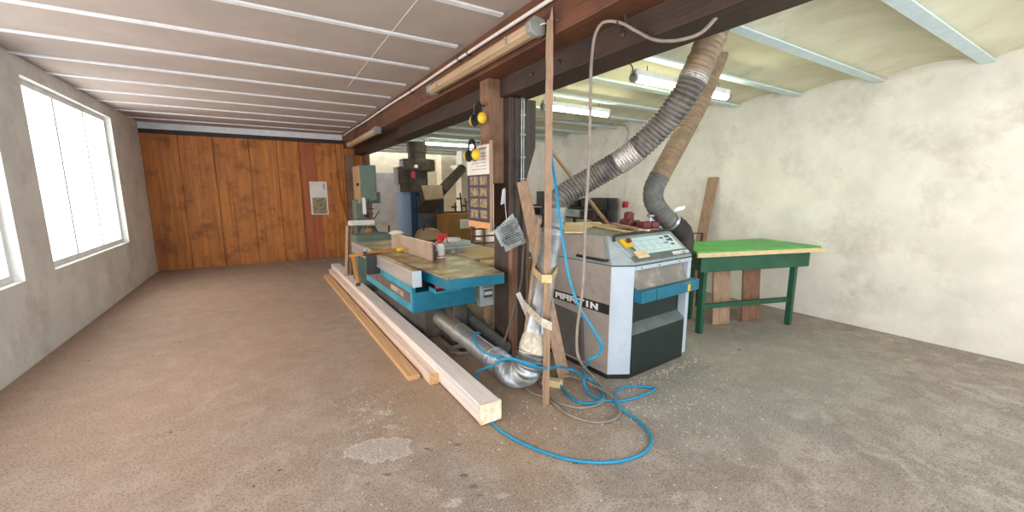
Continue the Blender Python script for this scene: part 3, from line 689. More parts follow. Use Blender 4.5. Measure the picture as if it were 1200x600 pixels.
def tape(name, y, f, m, w, label, tilt=0.0, hh=.05):
    # a strip of tape wound round riser and lath together
    c0 = d4.lerp(d5, f); cl_ = atd(640.5, y, 2.74); c1 = Vector((c0.x, c0.y, cl_.z))
    fwd = Vector((sy_, cy_, 0)); pts = []
    rP = .094; hw = .034
    c2 = Vector((cl_.x, cl_.y, c1.z))
    raw = [c2+RT*sx*hw+fwd*sy for sx in (-1, 1) for sy in (-.02, .02)]
    raw += [c1+RT*rP*math.cos(math.radians(q))+fwd*rP*math.sin(math.radians(q)) for q in range(0, 360, 12)]
    P2 = sorted((p_.dot(RT), p_.dot(fwd)) for p_ in raw)
    def half(ps):
        h = []
        for q in ps:
            while len(h) > 1 and (h[-1][0]-h[-2][0])*(q[1]-h[-2][1])-(h[-1][1]-h[-2][1])*(q[0]-h[-2][0]) <= 0: h.pop()
            h.append(q)
        return h
    lo, hi = half(P2), half(P2[::-1]); hull = lo[:-1]+hi[:-1]
    loop = [RT*q[0]+fwd*q[1]+Vector((0, 0, c1.z)) for q in hull]
    mb = MB(); n = len(loop); up_ = Vector((0, 0, hh)); R2 = []
    cen = (c1+c2)/2
    for q_ in loop:
        o_ = (q_-cen); o_.z = 0; o_.normalize(); zt = Vector((0, 0, (q_-cen).dot(RT)*tilt))
        R2.append([mb.pt(q_-up_/2+zt), mb.pt(q_+up_/2+zt), mb.pt(q_+o_*.003+up_/2+zt), mb.pt(q_+o_*.003-up_/2+zt)])
    for i in range(n):
        A, B = R2[i], R2[(i+1) % n]
        for k in range(4): mb.face((A[k], A[(k+1) % 4], B[(k+1) % 4], B[k]))
    o = make(name, mb, m); tag(o, label, 'tape'); return o
tape('tape_strip', 326, .48, M_['tape'], 0, 'yellowed tape binding wooden lath to the riser, upper strip', .0, .055)
tape('tape_strip', 377, .17, M_['tapegrey'], 0, 'wrinkled clear tape tied around lath and riser, lower strip', -.45, .06)

# leaning slat left of the riser
def plank(name, a, b, w, th, m, label, side=None, cat='board', bevel=.003):
    a, b = Vector(a), Vector(b); d = (b-a).normalized(); sd = Vector(side) if side else RT
    sd = (sd-d*sd.dot(d)).normalized(); nr = d.cross(sd).normalized()
    mb = MB().prism([a-sd*w/2-nr*th/2, a+sd*w/2-nr*th/2, a+sd*w/2+nr*th/2, a-sd*w/2+nr*th/2], b-a)
    o = make(name, mb, m, None, bevel); tag(o, label, cat); return o
plank('wooden_strip', atd(613.5, 408, 2.93), atd(632.5, 256, 3.08), .024, .016, M_['lathgrey'], 'narrow wooden slat taped to left side of the galvanised riser', cat='slat')
# big leaning board, from floor to post
bl0 = atz(661, 443, 0); bl0.z = .005; bl1 = aty(612, 213, 3.0)
plank('leaning_board', Vector((bl0.x, bl0.y, .0)), bl1, .098, .035, M_['boardz'], 'thick sawn board leaning against the dark post, behind the riser')
cs = Vector((1.80, 2.95, .66)); ce = Vector((1.93, 2.75, .0))
plank('metal_channel', atd(607, 343, 3.3), atd(633, 402, 3.25), .042, .02, M_['alu'], 'short pale grey channel strip leaning beside the dark post', cat='strip')
# offcut block
ob = atz(655, 452, 0)
oc_ = atz(658, 455, 0)
mb = MB().prism([oc_+Vector(v) for v in ((-.11, .12, 0), (-.02, .0, 0), (.04, .03, 0), (-.05, .15, 0))], (0, 0, .055))
o = make('wood_offcut', mb, M_['boardx'], None, .004); tag(o, 'short wood offcut block on the floor at foot of leaning board', 'offcut')

# hanging newspaper bag on the post
hb = thing('document_sleeve', aty(596, 270, 3.02), 'crooked plastic sleeve of newspaper pages hanging on the dark post', 'sleeve')
def gridsheet(c00, c10, c11, c01, n, bulge, seed, th=.006):
    rnd = random.Random(seed); mb = MB(); c00, c10, c11, c01 = map(Vector, (c00, c10, c11, c01)); nr = (c10-c00).cross(c01-c00).normalized(); G = []
    for j in range(n+1):
        row = []
        for i in range(n+1):
            u, v = i/n, j/n; p_ = c00.lerp(c10, u).lerp(c01.lerp(c11, u), v)
            p_ = p_+nr*(bulge*math.sin(PI*u)*math.sin(PI*v)+rnd.uniform(-1, 1)*bulge*.18); row.append(p_)
        G.append(row)
    F_ = [[mb.pt(p_) for p_ in r] for r in G]; B_ = [[mb.pt(p_-nr*th) for p_ in r] for r in G]
    for j in range(n):
        for i in range(n):
            mb.face((F_[j][i], F_[j][i+1], F_[j+1][i+1], F_[j+1][i])); mb.face((B_[j][i], B_[j+1][i], B_[j+1][i+1], B_[j][i+1]))
    for i in range(n):
        mb.face((F_[0][i], B_[0][i], B_[0][i+1], F_[0][i+1])); mb.face((F_[n][i], F_[n][i+1], B_[n][i+1], B_[n][i]))
        mb.face((F_[i][0], F_[i+1][0], B_[i+1][0], B_[i][0])); mb.face((F_[i][n], B_[i][n], B_[i+1][n], F_[i+1][n]))
    return mb
Yb = 3.07
make('back_pages', gridsheet(aty(579, 271, Yb+.015), aty(588, 289, Yb+.015), aty(612, 278, Yb+.015), aty(601, 250, Yb+.015), 8, -.008, 1), M_['film'], hb)
make('front_pages', gridsheet(aty(583, 266, Yb-.02), aty(593, 295, Yb-.03), aty(617, 284, Yb-.03), aty(605, 255, Yb-.02), 8, -.012, 2), M_['news'], hb)
pgs = MB()
for i in range(9):
    t_ = .12+i*.085; A = aty(583, 266, Yb-.04).lerp(aty(593, 295, Yb-.045), t_); B = aty(605, 255, Yb-.04).lerp(aty(617, 284, Yb-.045), t_)
    if i % 3 == 1: B = A.lerp(B, .7)
    pgs.bar(A.lerp(B, .12), A.lerp(B, .9 if i % 3 != 1 else .95), .0015, .005)
make('printed_lines', pgs, M_['ink'], hb)
make('string', MB().tube([aty(594, 262, Yb), aty(592, 240, Yb+.03), aty(592, 222, Yb+.08)], .003, 6), M_['whitepipe'], hb)
make('torn_flap', gridsheet(aty(587, 240, 3.13), aty(592, 238, 3.13), aty(592, 220, 3.13), aty(589, 222, 3.13), 3, .004, 3), M_['film'], hb)

# cable drooping down the post
mb = MB().tube(catmull([aty(614, 235, 3.12), aty(614.5, 270, 3.10), aty(613, 300, 3.06), aty(611, 330, 3.0), aty(604, 355, 2.98), aty(596, 385, 3.0), aty(589, 405, 3.02)], 8), .011, 8)
o = make('post_cable', mb, M_['darkcable']); tag(o, 'dark cable hanging down the front of the dark post', 'cable')

# poster on the corbel
X0 = 1.735; ya, yb = 3.19, 3.66
ps = thing('wall_calendar', (X0, (ya+yb)/2, 1.2), 'tall poster of small machine photographs on plywood, hung beside ear defenders', 'poster')
make('backing_board', MB().box(X0-.012, X0+.008, ya, yb, 1.205, 1.965), M_['posterboard'], ps, bevel=.003)
make('board_edge', MB().box(X0-.022, X0+.008, ya-.018, ya, 1.19, 1.99), M_['boardz'], ps, bevel=.003)
make('white_sheet', MB().box(X0-.018, X0-.012, ya+.015, yb-.005, 1.70, 1.955), M_['paper'], ps)
ph = make('photo_sheet', MB().box(X0-.017, X0-.012, ya+.012, yb-.005, 1.265, 1.70), M_['purple'], ps)
for r in range(4):
    z = 1.605-r*.103
    for cix, (y0, y1) in enumerate(((ya+.06, ya+.20), (ya+.235, ya+.40))):
        make('photo', MB().box(X0-.0185, X0-.017, y0, y1, z, z+.078), M_['photo'], ph)
ln = MB()
for r in range(7):
    ln.box(X0-.0192, X0-.018, ya+.07, ya+.36-(.08 if r % 3 == 2 else 0), 1.915-r*.028, 1.919-r*.028)
ln.box(X0-.0194, X0-.018, ya+.06, ya+.22, 1.926, 1.938)
make('text_lines', ln, M_['ink'], ps)

def ear_defender(y, z, x, label, rot):
    t = thing('ear_defenders', (x, y, z-.1), label, 'ear defenders', 'ear defenders on the post')
    c = Vector((x, y, z))
    arc = [c+Vector((-.035+.03*math.cos(a)*0, .075*math.cos(a), .0+.10*math.sin(a))) for a in [PI*k/12 for k in range(13)]]
    make('headband', MB().tube([q_+Vector((0, 0, .0)) for q_ in arc], .011, 8), M_['black'], t)
    make('band_pad', MB().tube(arc[4:9], .018, 8), M_['black'], t)
    for sgn in (-1, 1):
        cc = c+Vector((-.035, .075*sgn, -.03))
        make('ear_cup', MB(lambda p, c_=cc: Vector((p.x, p.y, c_.z+(p.z-c_.z)*1.35))).lathe(cc, [(.018, .045*sgn), (.03, .038*sgn), (.037, .02*sgn), (.037, 0), (.033, -.004*sgn)], 20, 'y'), M_['yellow'], t)
        make('cushion', MB(lambda p, c_=cc: Vector((p.x, p.y, c_.z+(p.z-c_.z)*1.3))).lathe(cc, [(.036, -.002*sgn), (.042, -.012*sgn), (.036, -.024*sgn), (.02, -.026*sgn)], 20, 'y'), M_['black'], t)
    make('peg', MB().cyl((x+.045, y, z+.09), (x-.06, y, z+.09), .007, 8), M_['steel'], t)
    return t
ear_defender(3.33, 2.21, 1.71, 'yellow and black ear defenders, the upper pair on the brown corbel', 0)
ear_defender(3.40, 1.90, 1.68, 'yellow ear defenders, the lower pair overlapping top of the poster', 0)

# ================================================================== BLUE HOSE AND GREY CABLE
def g(x, y, z=.012): return atz(x, y, z)
bh = [atd(645, 168, 2.74), atd(647, 190, 2.72), atd(651, 215, 2.7), atd(655, 250, 2.66), atd(661, 290, 2.62), atd(667, 325, 2.6), atd(678, 358, 2.58), atd(696, 388, 2.6), atd(705, 405, 2.62),
      atd(700, 416, 2.66), atd(689, 424, 2.68), g(684, 440, .12), g(686, 455, .03), g(695, 464), g(709, 469), g(725, 470), g(745, 466), g(762, 459), g(767, 455), g(756, 453), g(738, 453), g(725, 457, .02), g(720, 465, .03), g(723, 474, .03),
      g(735, 484), g(750, 495), g(761, 508), g(763, 520), g(752, 532), g(728, 540), g(700, 542), g(665, 538), g(630, 527), g(600, 513), g(577, 496, .008)]
bh += [Vector((1.24, 2.42, .008)), Vector((1.30, 2.62, .015)), Vector((1.34, 2.74, .1)), atd(578, 428, 2.90), atd(590, 421, 2.82), atd(604, 421, 2.79), atd(618, 427, 2.79), atd(636, 431, 2.86), atd(655, 430, 3.02), atd(672, 434, 2.95), g(690, 444, .05), g(703, 456, .02), g(707, 466, .02), g(698, 472), g(682, 472), g(668, 465), g(655, 450, .02), g(643, 443, .02), g(630, 436, .02)]
P_ = resample(catmull(bh, 12), .012)
o = make('air_hose', MB().tube(P_, .0095, 12), M_['bluehose']); tag(o, 'bright blue air hose hanging from lath and looping across the floor', 'hose')
b2 = [atd(556, 392, 3.3), atd(557, 402, 3.2), atd(564, 411, 3.1), atd(578, 417, 2.96), atd(594, 420.5, 2.85), atd(612, 423.5, 2.78), atd(628, 428, 2.80)]
bb = [Vector((1.62, 3.12, .02)), Vector((1.55, 3.1, .1)), *b2]
bb = [q_ for q_ in b2]
bb = [b2[0]+Vector((.1, .1, -.04)), b2[0]+Vector((.03, .03, .0))]+b2[1:]
o = make('air_hose', MB().tube(resample(catmull(bb, 12), .012), .0085, 12), M_['bluehose']); tag(o, 'short blue hose loop resting over the galvanised floor duct', 'hose')

gc = [atx(848, 8, 2.0), atx(838, 22, 1.92), atx(822, 38, 1.86), atx(805, 45, 1.84), atx(785, 48, 1.84), atx(765, 46, 1.83), atx(745, 36, 1.81), atx(728, 27, 1.76), atx(712, 25, 1.73), atx(703, 30, 1.72), atx(696.5, 45, 1.70), atd(693, 75, 2.32), atd(692, 110, 2.33), atd(691, 160, 2.34), atd(689, 210, 2.36), atd(686, 260, 2.4), atd(684.5, 310, 2.44), atd(682, 345, 2.48), atd(677, 380, 2.52), atd(676, 408, 2.56), atd(681, 425, 2.62),
      g(692, 438, .1), g(703, 450, .03), g(709, 462), g(707, 470), g(695, 476), g(678, 478), g(660, 474), g(648, 468), g(640, 458), g(632, 446, .02), g(645, 433, .04), g(668, 440, .04), g(690, 449, .035), g(710, 459, .035), g(722, 470, .03), g(727, 481), g(722, 490), g(706, 495), g(686, 493), g(665, 485), g(650, 473), g(640, 466), g(625, 461), g(613, 452), g(606, 440)]
P_ = resample(catmull(gc, 12), .012)
o = make('grey_cable', MB().tube(P_, .009, 12), M_['greycable']); tag(o, 'grey cable arched from the beam and coiled around the floor', 'cable')
hk = atx(726, 26, 1.76); make('hook', MB().tube(catmull([(1.80, hk.y, 2.53), (1.80, hk.y, hk.z-.01), (1.77, hk.y, hk.z-.02), (1.74, hk.y, hk.z)], 5), .006, 6), M_['steel'], o)

# cable coil, black mat, film
c0 = atz(541, 412, .01)
mb = MB()
for k in range(3):
    mb.tube([c0+Vector(((.11+.008*k)*math.cos(a), (.085+.008*k)*math.sin(a), .008+.012*k)) for a in [2*PI*i/28 for i in range(28)]], .007, 8, closed=True)
o = make('cable_coil', mb, M_['greycable']); tag(o, 'small coil of beige cable on the floor beside the floor duct', 'cable')
mm = MB().plan([tuple(atz(x, y, 0))[:2] for x, y in ((508, 388), (540, 384), (566, 404), (545, 415), (528, 405))], .001, .008)
o = make('rubber_mat', mm, M_['blackdusty'], None, .001); tag(o, 'black rubber mat scrap on the floor left of the floor duct', 'mat')
f0 = [atz(500, 398, .03), atz(512, 404, .01), atz(506, 412, .01), atz(495, 402, .05)]
o = make('plastic_film', gridsheet(f0[0], f0[1], f0[2], f0[3], 5, .015, 8, .002), M_['film']); tag(o, 'scrap of clear plastic film on the floor behind the long timber', 'film')

# ================================================================== BIG GREY MACHINE (thickness planer)
am = math.radians(4.5); OM = Vector((2.46, 2.16, 0))
def XM(q): return Vector((OM.x+q.x*math.cos(am)-q.y*math.sin(am), OM.y+q.x*math.sin(am)+q.y*math.cos(am), q.z))
def Wm(u, v, z): return XM(Vector((u, v, z)))
Mm = lambda: MB(XM)
tm = thing('thickness_planer', Wm(.33, .5, 0), 'large grey and pale blue thickness planer with turquoise lip and sloping console', 'planer')
UL, UR, VB, CH = -.155, .815, .95, .105
make('plinth', Mm().plan([(UL+.02, CH+.02), (.01, .02), (UR-.02, .02), (UR-.02, VB-.02), (UL+.02, VB-.02)], 0, .06), M_['black'], tm)
make('side_panel', Mm().plan([(UL, CH), (UL+.02, CH), (UL+.02, VB), (UL, VB)], .05, .96), M_['machgrey'], tm, bevel=.003)
make('side_panel', Mm().plan([(UR-.05, -.002), (UR, -.002), (UR, VB), (UR-.05, VB)], .05, .955), M_['machblue'], tm, bevel=.004)
make('corner_panel', Mm().plan([(UL, CH), (0, 0), (.012, .012), (UL+.014, CH+.012)], .05, .957), M_['machblue'], tm, bevel=.002)
make('machine_core', Mm().plan([(UL+.02, CH+.02), (.005, .10), (UR-.05, .10), (UR-.05, VB-.01), (UL+.02, VB-.01)], .06, .955), M_['darkgreen'], tm)
fp = Mm().prism([(.008, 0, .055), (.008, 0, .385), (.008, .085, .455), (.008, .1, .455), (.008, .1, .055)], (UR-.058, 0, 0)); make('front_panel', fp, M_['darkgreen'], tm, bevel=.004)
make('ledge', Mm().prism([(.008, -.003, .385), (.008, -.003, .39), (.008, .085, .461), (.008, .085, .456)], (UR-.058, 0, 0)), M_['ledge'], tm)
make('recess_panel', Mm().box(.012, UR-.052, .07, .10, .456, .68), M_['darkgreen'], tm, bevel=.003)
make('recess_seam', Mm().box(.10, .104, .067, .07, .456, .66), M_['base'], tm)
ho = Mm(); prof = [(.035, .948), (.045, .90), (.04, .85), (.015, .80), (-.02, .765)]
bk = [(v+.012, z-.004) for v, z in prof][::-1]
ho.prism([(.02, v, z) for v, z in prof+bk], (UR-.085, 0, 0)); make('chip_hood', ho, M_['hood'], tm, smooth=60)
make('hood_frame', Mm().box(.004, UR-.002, -.006, .03, .925, .957), M_['machblue'], tm, bevel=.003)
for u in (.08, .32, .62):
    make('screw', MB().lathe(Wm(u, -.006, .94), [(.003, -.004), (.006, -.003), (.007, 0)], 8, 'y'), M_['steel'], tm)
lp = make('table_lip', Mm().box(.012, UR+.03, -.075, .06, .665, .765), M_['turq'], tm, bevel=.006)
make('lip_joint', Mm().box(.2, .203, -.077, -.075, .666, .764), M_['darkgreen'], lp)
make('warning_sticker', Mm().box(.66, .70, -.077, -.075, .675, .735), M_['yellow'], lp)
tl = Mm()
for k in range(6): tl.box(.60+.02*k, .61+.02*k, -.0765, -.075, .748, .755)
make('small_print', tl, M_['inklight'], lp)
# console
ZS = .965; ZT = 1.195
cs = Mm(); i = [cs.pt(q_) for q_ in ((UL-.002, CH, ZS), (0, -.002, ZS), (UR+.002, -.002, ZS), (UR+.002, VB, ZS), (UL-.002, VB, ZS))]
ii = [cs.pt(q_) for q_ in ((UL-.002, CH, ZS+.015), (0, -.002, ZS+.018), (UR+.002, -.002, ZS+.018), (UR+.002, VB, ZS+.018), (UL-.002, VB, ZS+.015))]
A0 = cs.pt((UL+.01, .17, ZT)); A2 = cs.pt((.735, .19, ZT)); A3 = cs.pt((.735, VB-.05, ZT)); A4 = cs.pt((UL+.01, VB-.0, ZT))
cs.face(i[::-1])
for k in range(5): cs.face((i[k], i[(k+1) % 5], ii[(k+1) % 5], ii[k]))
cs.face((ii[0], ii[1], A0)); cs.face((ii[1], ii[2], A2, A0)); cs.face((ii[2], ii[3], A3, A2)); cs.face((ii[3], ii[4], A4, A3)); cs.face((ii[4], ii[0], A0, A4)); cs.m = 1; cs.face((A0, A2, A3, A4)); cs.m = 0
con_ = make('console', cs, [M_['consolegrey'], M_['topdust']], tm, bevel=.005, smooth=30)
make('side_cheek', Mm().prism([(UL-.005, CH+.05, ZS+.02), (UL-.005, VB-.02, ZS+.02), (UL+.003, VB-.03, ZT-.012), (UL+.003, .20, ZT-.012)], (-.004, 0, 0)), M_['machgrey'], tm)
make('seam_gap', Mm().plan([(UL+.004, CH+.004), (.004, .004), (UR-.004, .004), (UR-.004, VB-.004), (UL+.004, VB-.004)], .955, .966), M_['black'], tm)
# coordinates on the sloping face: s across (0..1), r up (0..1)
E0, E1 = Wm(0, -.002, ZS+.018), Wm(UR, -.002, ZS+.018); F0, F1 = Wm(UL+.01, .17, ZT), Wm(.735, .19, ZT)
NS = (E1-E0).cross(F0-E0).normalized()
if NS.z < 0: NS = -NS
def sl_(s, r, h=.002): return E0.lerp(E1, s).lerp(F0.lerp(F1, s), r)+NS*h
def patch(s0, s1, r0, r1, h=.002, th=.002):
    return MB().prism([sl_(s0, r0, h), sl_(s1, r0, h), sl_(s1, r1, h), sl_(s0, r1, h)], NS*th)
make('lower_band', patch(.01, .985, .03, .24, .002), M_['ledge'], con_)
make('instruction_sheet', patch(.19, .93, .26, .84, .002), M_['sheet'], con_)
ik = MB()
for (s0, s1, r0, r1) in ((.70, .76, .70, .76), (.80, .88, .72, .80), (.78, .84, .60, .66), (.70, .78, .52, .56), (.80, .86, .44, .50), (.84, .89, .58, .70)):
    ik.prism([sl_(s0, r0, .004), sl_(s1, r0, .004), sl_(s1, r1, .004), sl_(s0, r1, .004)], NS*.001)
make('symbols', ik, M_['ink'], con_)
il = MB()
for k in range(4):
    s0 = .24+.13*k; s1 = s0+.10
    for (a, b, c, d) in ((s0, s1, .34, .345), (s0, s1, .72, .725), (s0, s0+.004, .34, .72), (s1-.004, s1, .34, .72), (s0, s1, .53, .535)):
        il.prism([sl_(a, c, .004), sl_(b, c, .004), sl_(b, d+.006, .004), sl_(a, d+.006, .004)], NS*.001)
make('chart_lines', il, M_['inklight'], con_)
ux = (sl_(.9, .1)-sl_(.6, .1)).normalized(); uy = (sl_(.7, .2)-sl_(.7, .05)); uy = (uy-ux*uy.dot(ux)).normalized()
word(M_['letter'], con_, sl_(.68, .075, .0042), ux, uy, NS, 'MARTIN', .032, 1.15)
hb_ = [sl_(.0, .78, .012), sl_(.02, .86, .02), sl_(.06, .93, .024), sl_(.2, .95, .024), sl_(.6, .96, .024), sl_(.92, .965, .024), sl_(.98, .95, .012)]
make('grab_bar', MB().tube(catmull(hb_, 8), .013, 10), M_['blackdusty'], con_)
make('bevel_rim', MB().bar(sl_(.02, .2, .004), sl_(.02, .95, .004), .01, .006, NS), M_['machblue'], con_)
esw = make('switch_housing', patch(.07, .18, .52, .80, .002, .03), M_['yellow'], con_, bevel=.004)
make('emergency_button', MB().tube([sl_(.13, .68, .03), sl_(.13, .68, .045), sl_(.13, .68, .058), sl_(.13, .68, .062)], lambda i, t: (.011, .022, .022, .015)[i], 16), M_['darkred'], esw)
make('key', MB().tube([sl_(.13, .50, .01), sl_(.14, .44, .02), sl_(.15, .40, .012)], .004, 6), M_['steel'], con_)
o = make('wood_offcut', patch(.10, .27, .12, .36, .0065, .016), M_['boardx'], None, .003); tag(o, 'small square wood offcut resting on the sloping console', 'offcut')
# side plate with brand
sp = Mm(); sp.box(UL-.004, UL-.0005, CH+.005, .80, .560, .642); spo = make('badge_plate', sp, M_['black'], tm)
word(M_['letter'], spo, Wm(UL-.004, .745, .574), Vector((math.sin(am), -math.cos(am), 0)), (0, 0, 1), Vector((-math.cos(am), -math.sin(am), 0)), 'MARTIN', .052, 1.5, .002, .28)
ap = Mm(); ap.prism([(UL-.001, .36, .08), (UL-.001, .86, .08), (UL-.001, .86, .515), (UL-.001, .44, .485), (UL-.001, .39, .45)], (-.022, 0, 0))
make('access_cover', ap, M_['cover'], tm, bevel=.006)
make('side_handle', Mm().tube([(UL, .14, 1.005), (UL-.03, .15, 1.003), (UL-.03, .35, 1.003), (UL-.03, .46, 1.006), (UL, .47, 1.008)], .011, 10), M_['black'], tm)
make('crank_mark', MB().tube([Wm(.06+.02*math.cos(a), -.004, .335+.02*math.sin(a)) for a in [2*PI*k/12 for k in range(12)]], .002, 6, closed=True), M_['base'], tm)
for (u, v) in ((-.06, .045), (-.11, .08)):
    pass
make('outlet_box', Mm().box(.55, .80, .38, .8, ZT-.2, ZT+.0), M_['consolegrey'], tm, bevel=.02)

# things lying on the machine
zt = ZT+.004
q_ = [Wm(*v, zt+.0) for v in ((UL-.03, .52), (.02, .42), (.08, .50), (.20, .95), (UL+.05, 1.0))]
mb = MB().prism([atz(x, y, zt) for x, y in ((656.5, 273), (683, 273.5), (690, 267.5), (706, 264), (704, 261), (659, 262))], (0, 0, .012))
o = make('plywood_sheet', mb, M_['boardx'], None, .002); tag(o, 'cream plywood sheet with clipped corner on the grey machine, behind the lath', 'board')
for (a, b, w, h, z, lab) in (((688, 263.5), (739, 272), .05, .018, .0, 'long pale wooden lath crossing the grey machine top, lowest of the pile'),
                            ((692, 261.5), (760, 270), .03, .014, .018, 'thin pale lath angled over the other laths on machine top'),
                            ((718, 262), (752, 269.5), .05, .016, .034, 'short pinkish wood strip on top of the lath pile'),
                            ((744, 270.5), (772, 269), .03, .018, .0, 'short pale wood strip on machine top below the dark red tools')):
    A = atz(*a, zt+z+h/2); B = atz(*b, zt+z+h/2)
    o = make('wooden_lath', MB().bar(A, B, w, h), M_['boardx'] if 'pinkish' not in lab else M_['boardz'], None, .002); tag(o, lab, 'lath', 'laths lying on the machine top')
A = atx(645, 176, 5.2); B = atx(716, 267, 4.2)
plank('leaning_pole', atd(645, 176, 5.0), atd(717, 268.5, 4.35), .032, .03, M_['lathgrey'], 'slim wooden pole slanting down from upper left to the machine back', cat='pole')
# dark red tools
def redtool(c, label, kind):
    c = Vector(c); t = thing('cast_tool', c, label, 'tool', 'dark red cast tools on the machine top')
    if kind == 0:
        mb = MB(); mb.lathe(c+Vector((0, 0, .05)), [(.025, -.065), (.045, -.06), (.05, -.03), (.05, .03), (.045, .06), (.025, .065)], 16, 'y'); make('motor_drum', mb, M_['darkred'], t)
        mb = MB(); mb.prism([c+Vector(v) for v in ((-.03, -.035, .07), (.045, -.035, .065), (.055, -.035, .145), (.015, -.035, .165), (-.02, -.035, .15))], (0, .07, 0)); make('upright_head', mb, M_['darkred'], t, bevel=.012)
        make('cast_foot', MB().box(c.x-.09, c.x+.1, c.y-.05, c.y+.05, c.z, c.z+.02), M_['steel'], t, bevel=.004)
        make('side_knob', MB().lathe(c+Vector((.1, -.03, .05)), [(.012, -.02), (.03, -.015), (.03, .01), (.012, .02)], 12, 'y'), M_['steel'], t)
    else:
        for s_ in (-1, 1):
            make('cast_block', MB().box(c.x+s_*.055-.05, c.x+s_*.055+.05, c.y-.05, c.y+.05, c.z+.012, c.z+.075), M_['darkred'], t, bevel=.012)
        make('cast_foot', MB().box(c.x-.12, c.x+.12, c.y-.055, c.y+.055, c.z, c.z+.014), M_['steel'], t, bevel=.004)
        make('spindle', MB().lathe(c+Vector((.03, 0, .075)), [(.012, 0), (.012, .035), (.034, .045), (.036, .06), (.02, .068)], 16), M_['galv'], t)
redtool(atz(735, 268, zt+.0), 'dark red cast tool with upright drum, left one on machine top', 0)
redtool(atz(759, 269, zt+.0), 'dark red twin-block cast tool with silver spindle on machine top', 1)

# ================================================================== RIGHT SIDE
gb = thing('green_bench', (4.7, 2.9, 0), 'bright green topped bench at the right edge beside the grey machine', 'bench')
poly = [(3.72, 2.47), (5.3, 2.0), (5.5, 2.75), (4.15, 3.05)]
make('bench_top', MB().plan(poly, .912, .94), M_['greenb'], gb, bevel=.003)
make('edge_strip', MB().prism([(3.70, 2.44, .88), (3.71, 2.465, .88), (3.71, 2.465, .925), (3.70, 2.44, .925)], (1.6, -.48, 0)), M_['boardx'], gb, bevel=.002)
make('apron', MB().plan([(3.85, 2.50), (5.25, 2.08), (5.4, 2.7), (4.2, 2.98)], .70, .91), M_['greend'], gb, bevel=.004)
for (x, y) in ((3.95, 2.52), (5.1, 2.15), (4.3, 2.9), (5.3, 2.65)):
    make('leg', MB().box(x, x+.06, y, y+.06, 0, .70), M_['greend'], gb, bevel=.003)
make('lower_rail', MB().bar((4.0, 2.55, .3), (5.15, 2.2, .3), .05, .05), M_['greend'], gb, bevel=.003)
for (x, y, w, lab, m) in ((4.35, 2.62, .24, 'brown board stored upright under the green bench, nearest machine', M_['boardz']), (4.75, 2.5, .26, 'brown board stored upright under the green bench, further right', M_['corbel'])):
    o = make('stored_board', MB().prism([(x, y, 0), (x+w, y-.06, 0), (x+w, y-.02, .69), (x, y+.04, .69)], (.006, .022, 0)), m, None, .003); tag(o, lab, 'board')
o = make('steel_rail', MB().tube([(4.45, 3.35, 0), (4.45, 3.35, 1.0), (4.9, 3.2, 1.0), (4.9, 3.2, 0)], .02, 8), M_['steel']); tag(o, 'dark steel rail frame standing behind the green bench', 'rail')
plank('leaning_board', (5.35, 3.62, 0), (5.72, 3.62, 1.75), .16, .03, M_['boardz'], 'pinkish board leaning on the plaster wall at right edge', side=(0, 1, 0))
# socket line on the right wall
wc = MB().tube([atx(737.5, 139, XR-.02), atx(735.5, 190, XR-.02), atx(733, 233, XR-.02)], .014, 8)
o = make('conduit_pipe', wc, M_['whitepipe']); tag(o, 'vertical white conduit on the plaster wall above the red socket', 'pipe')
c0 = atx(732.5, 240, XR-.05); so = thing('power_socket', c0, 'red power socket hanging at bottom of white wall conduit', 'socket')
make('socket_body', MB().box(c0.x-.03, c0.x+.04, c0.y-.045, c0.y+.045, c0.z-.05, c0.z+.06), M_['red'], so, bevel=.012)
make('socket_flap', MB().lathe(c0+Vector((-.045, 0, -.02)), [(.025, -.012), (.036, 0), (.036, .014)], 16, 'x'), M_['reddark'], so)
# ceiling conduits in right bay
mb = MB(); mb.tube([(3.2, 5.4, 2.66), (5.4, 5.1, 2.66), (5.7, 5.3, 2.60), (5.72, 5.38, 2.4)], .014, 8)
o = make('conduit_pipe', mb, M_['galv']); tag(o, 'thin grey conduit under the vaulted ceiling reaching the right wall', 'pipe')
mb = MB(); mb.tube(catmull([(4.3, 1.9, 2.68), (4.1, 1.98, 2.66), (3.9, 2.0, 2.65), (3.75, 2.05, 2.68)], 6), .009, 6)
# dark machine behind with shelf
sx0 = 5.15
dk = thing('tool_rack', (5.4, 6.4, 0), 'dark metal rack of boxes standing against the plaster wall, behind riser', 'rack')
for z in (.75, 1.02, 1.22):
    make('shelf', MB().box(5.15, 5.7, 5.55, 7.9, z, z+.025), M_['steel'], dk, bevel=.003)
for y in (5.56, 6.7, 7.84):
    for x in (5.16, 5.66): make('upright', MB().box(x, x+.04, y, y+.04, 0, 1.4), M_['steel'], dk)
rb = random.Random(11); yy = 5.66
labs = ['dark steel box on the middle rack shelf, far right end', 'grey metal case on the middle rack shelf beside the pole', 'black metal box on the middle rack shelf behind the cable', 'dark toolbox on the middle rack shelf behind the riser', 'small black case at left end of middle rack shelf']
for n_, (w, h, m) in enumerate(((.3, .12, 'steel'), (.42, .15, 'greybox'), (.36, .12, 'black'), (.42, .14, 'exgrey'), (.34, .13, 'black'))):
    o = make('metal_box', MB().box(5.2, 5.55, yy, yy+w, 1.046, 1.046+h), M_[m], None, .006); tag(o, labs[n_], 'box', 'boxes on the middle rack shelf')
    make('latch', MB().box(5.19, 5.2, yy+w*.4, yy+w*.6, 1.046+h*.55, 1.046+h*.75), M_['galv'], o); yy += w+.06
yy = 5.62
labs = ['dark steel box on the top rack shelf, nearest end', 'black box on the top rack shelf with square front', 'dark red box on the top rack shelf', 'dark grey box at left end of the top rack shelf']
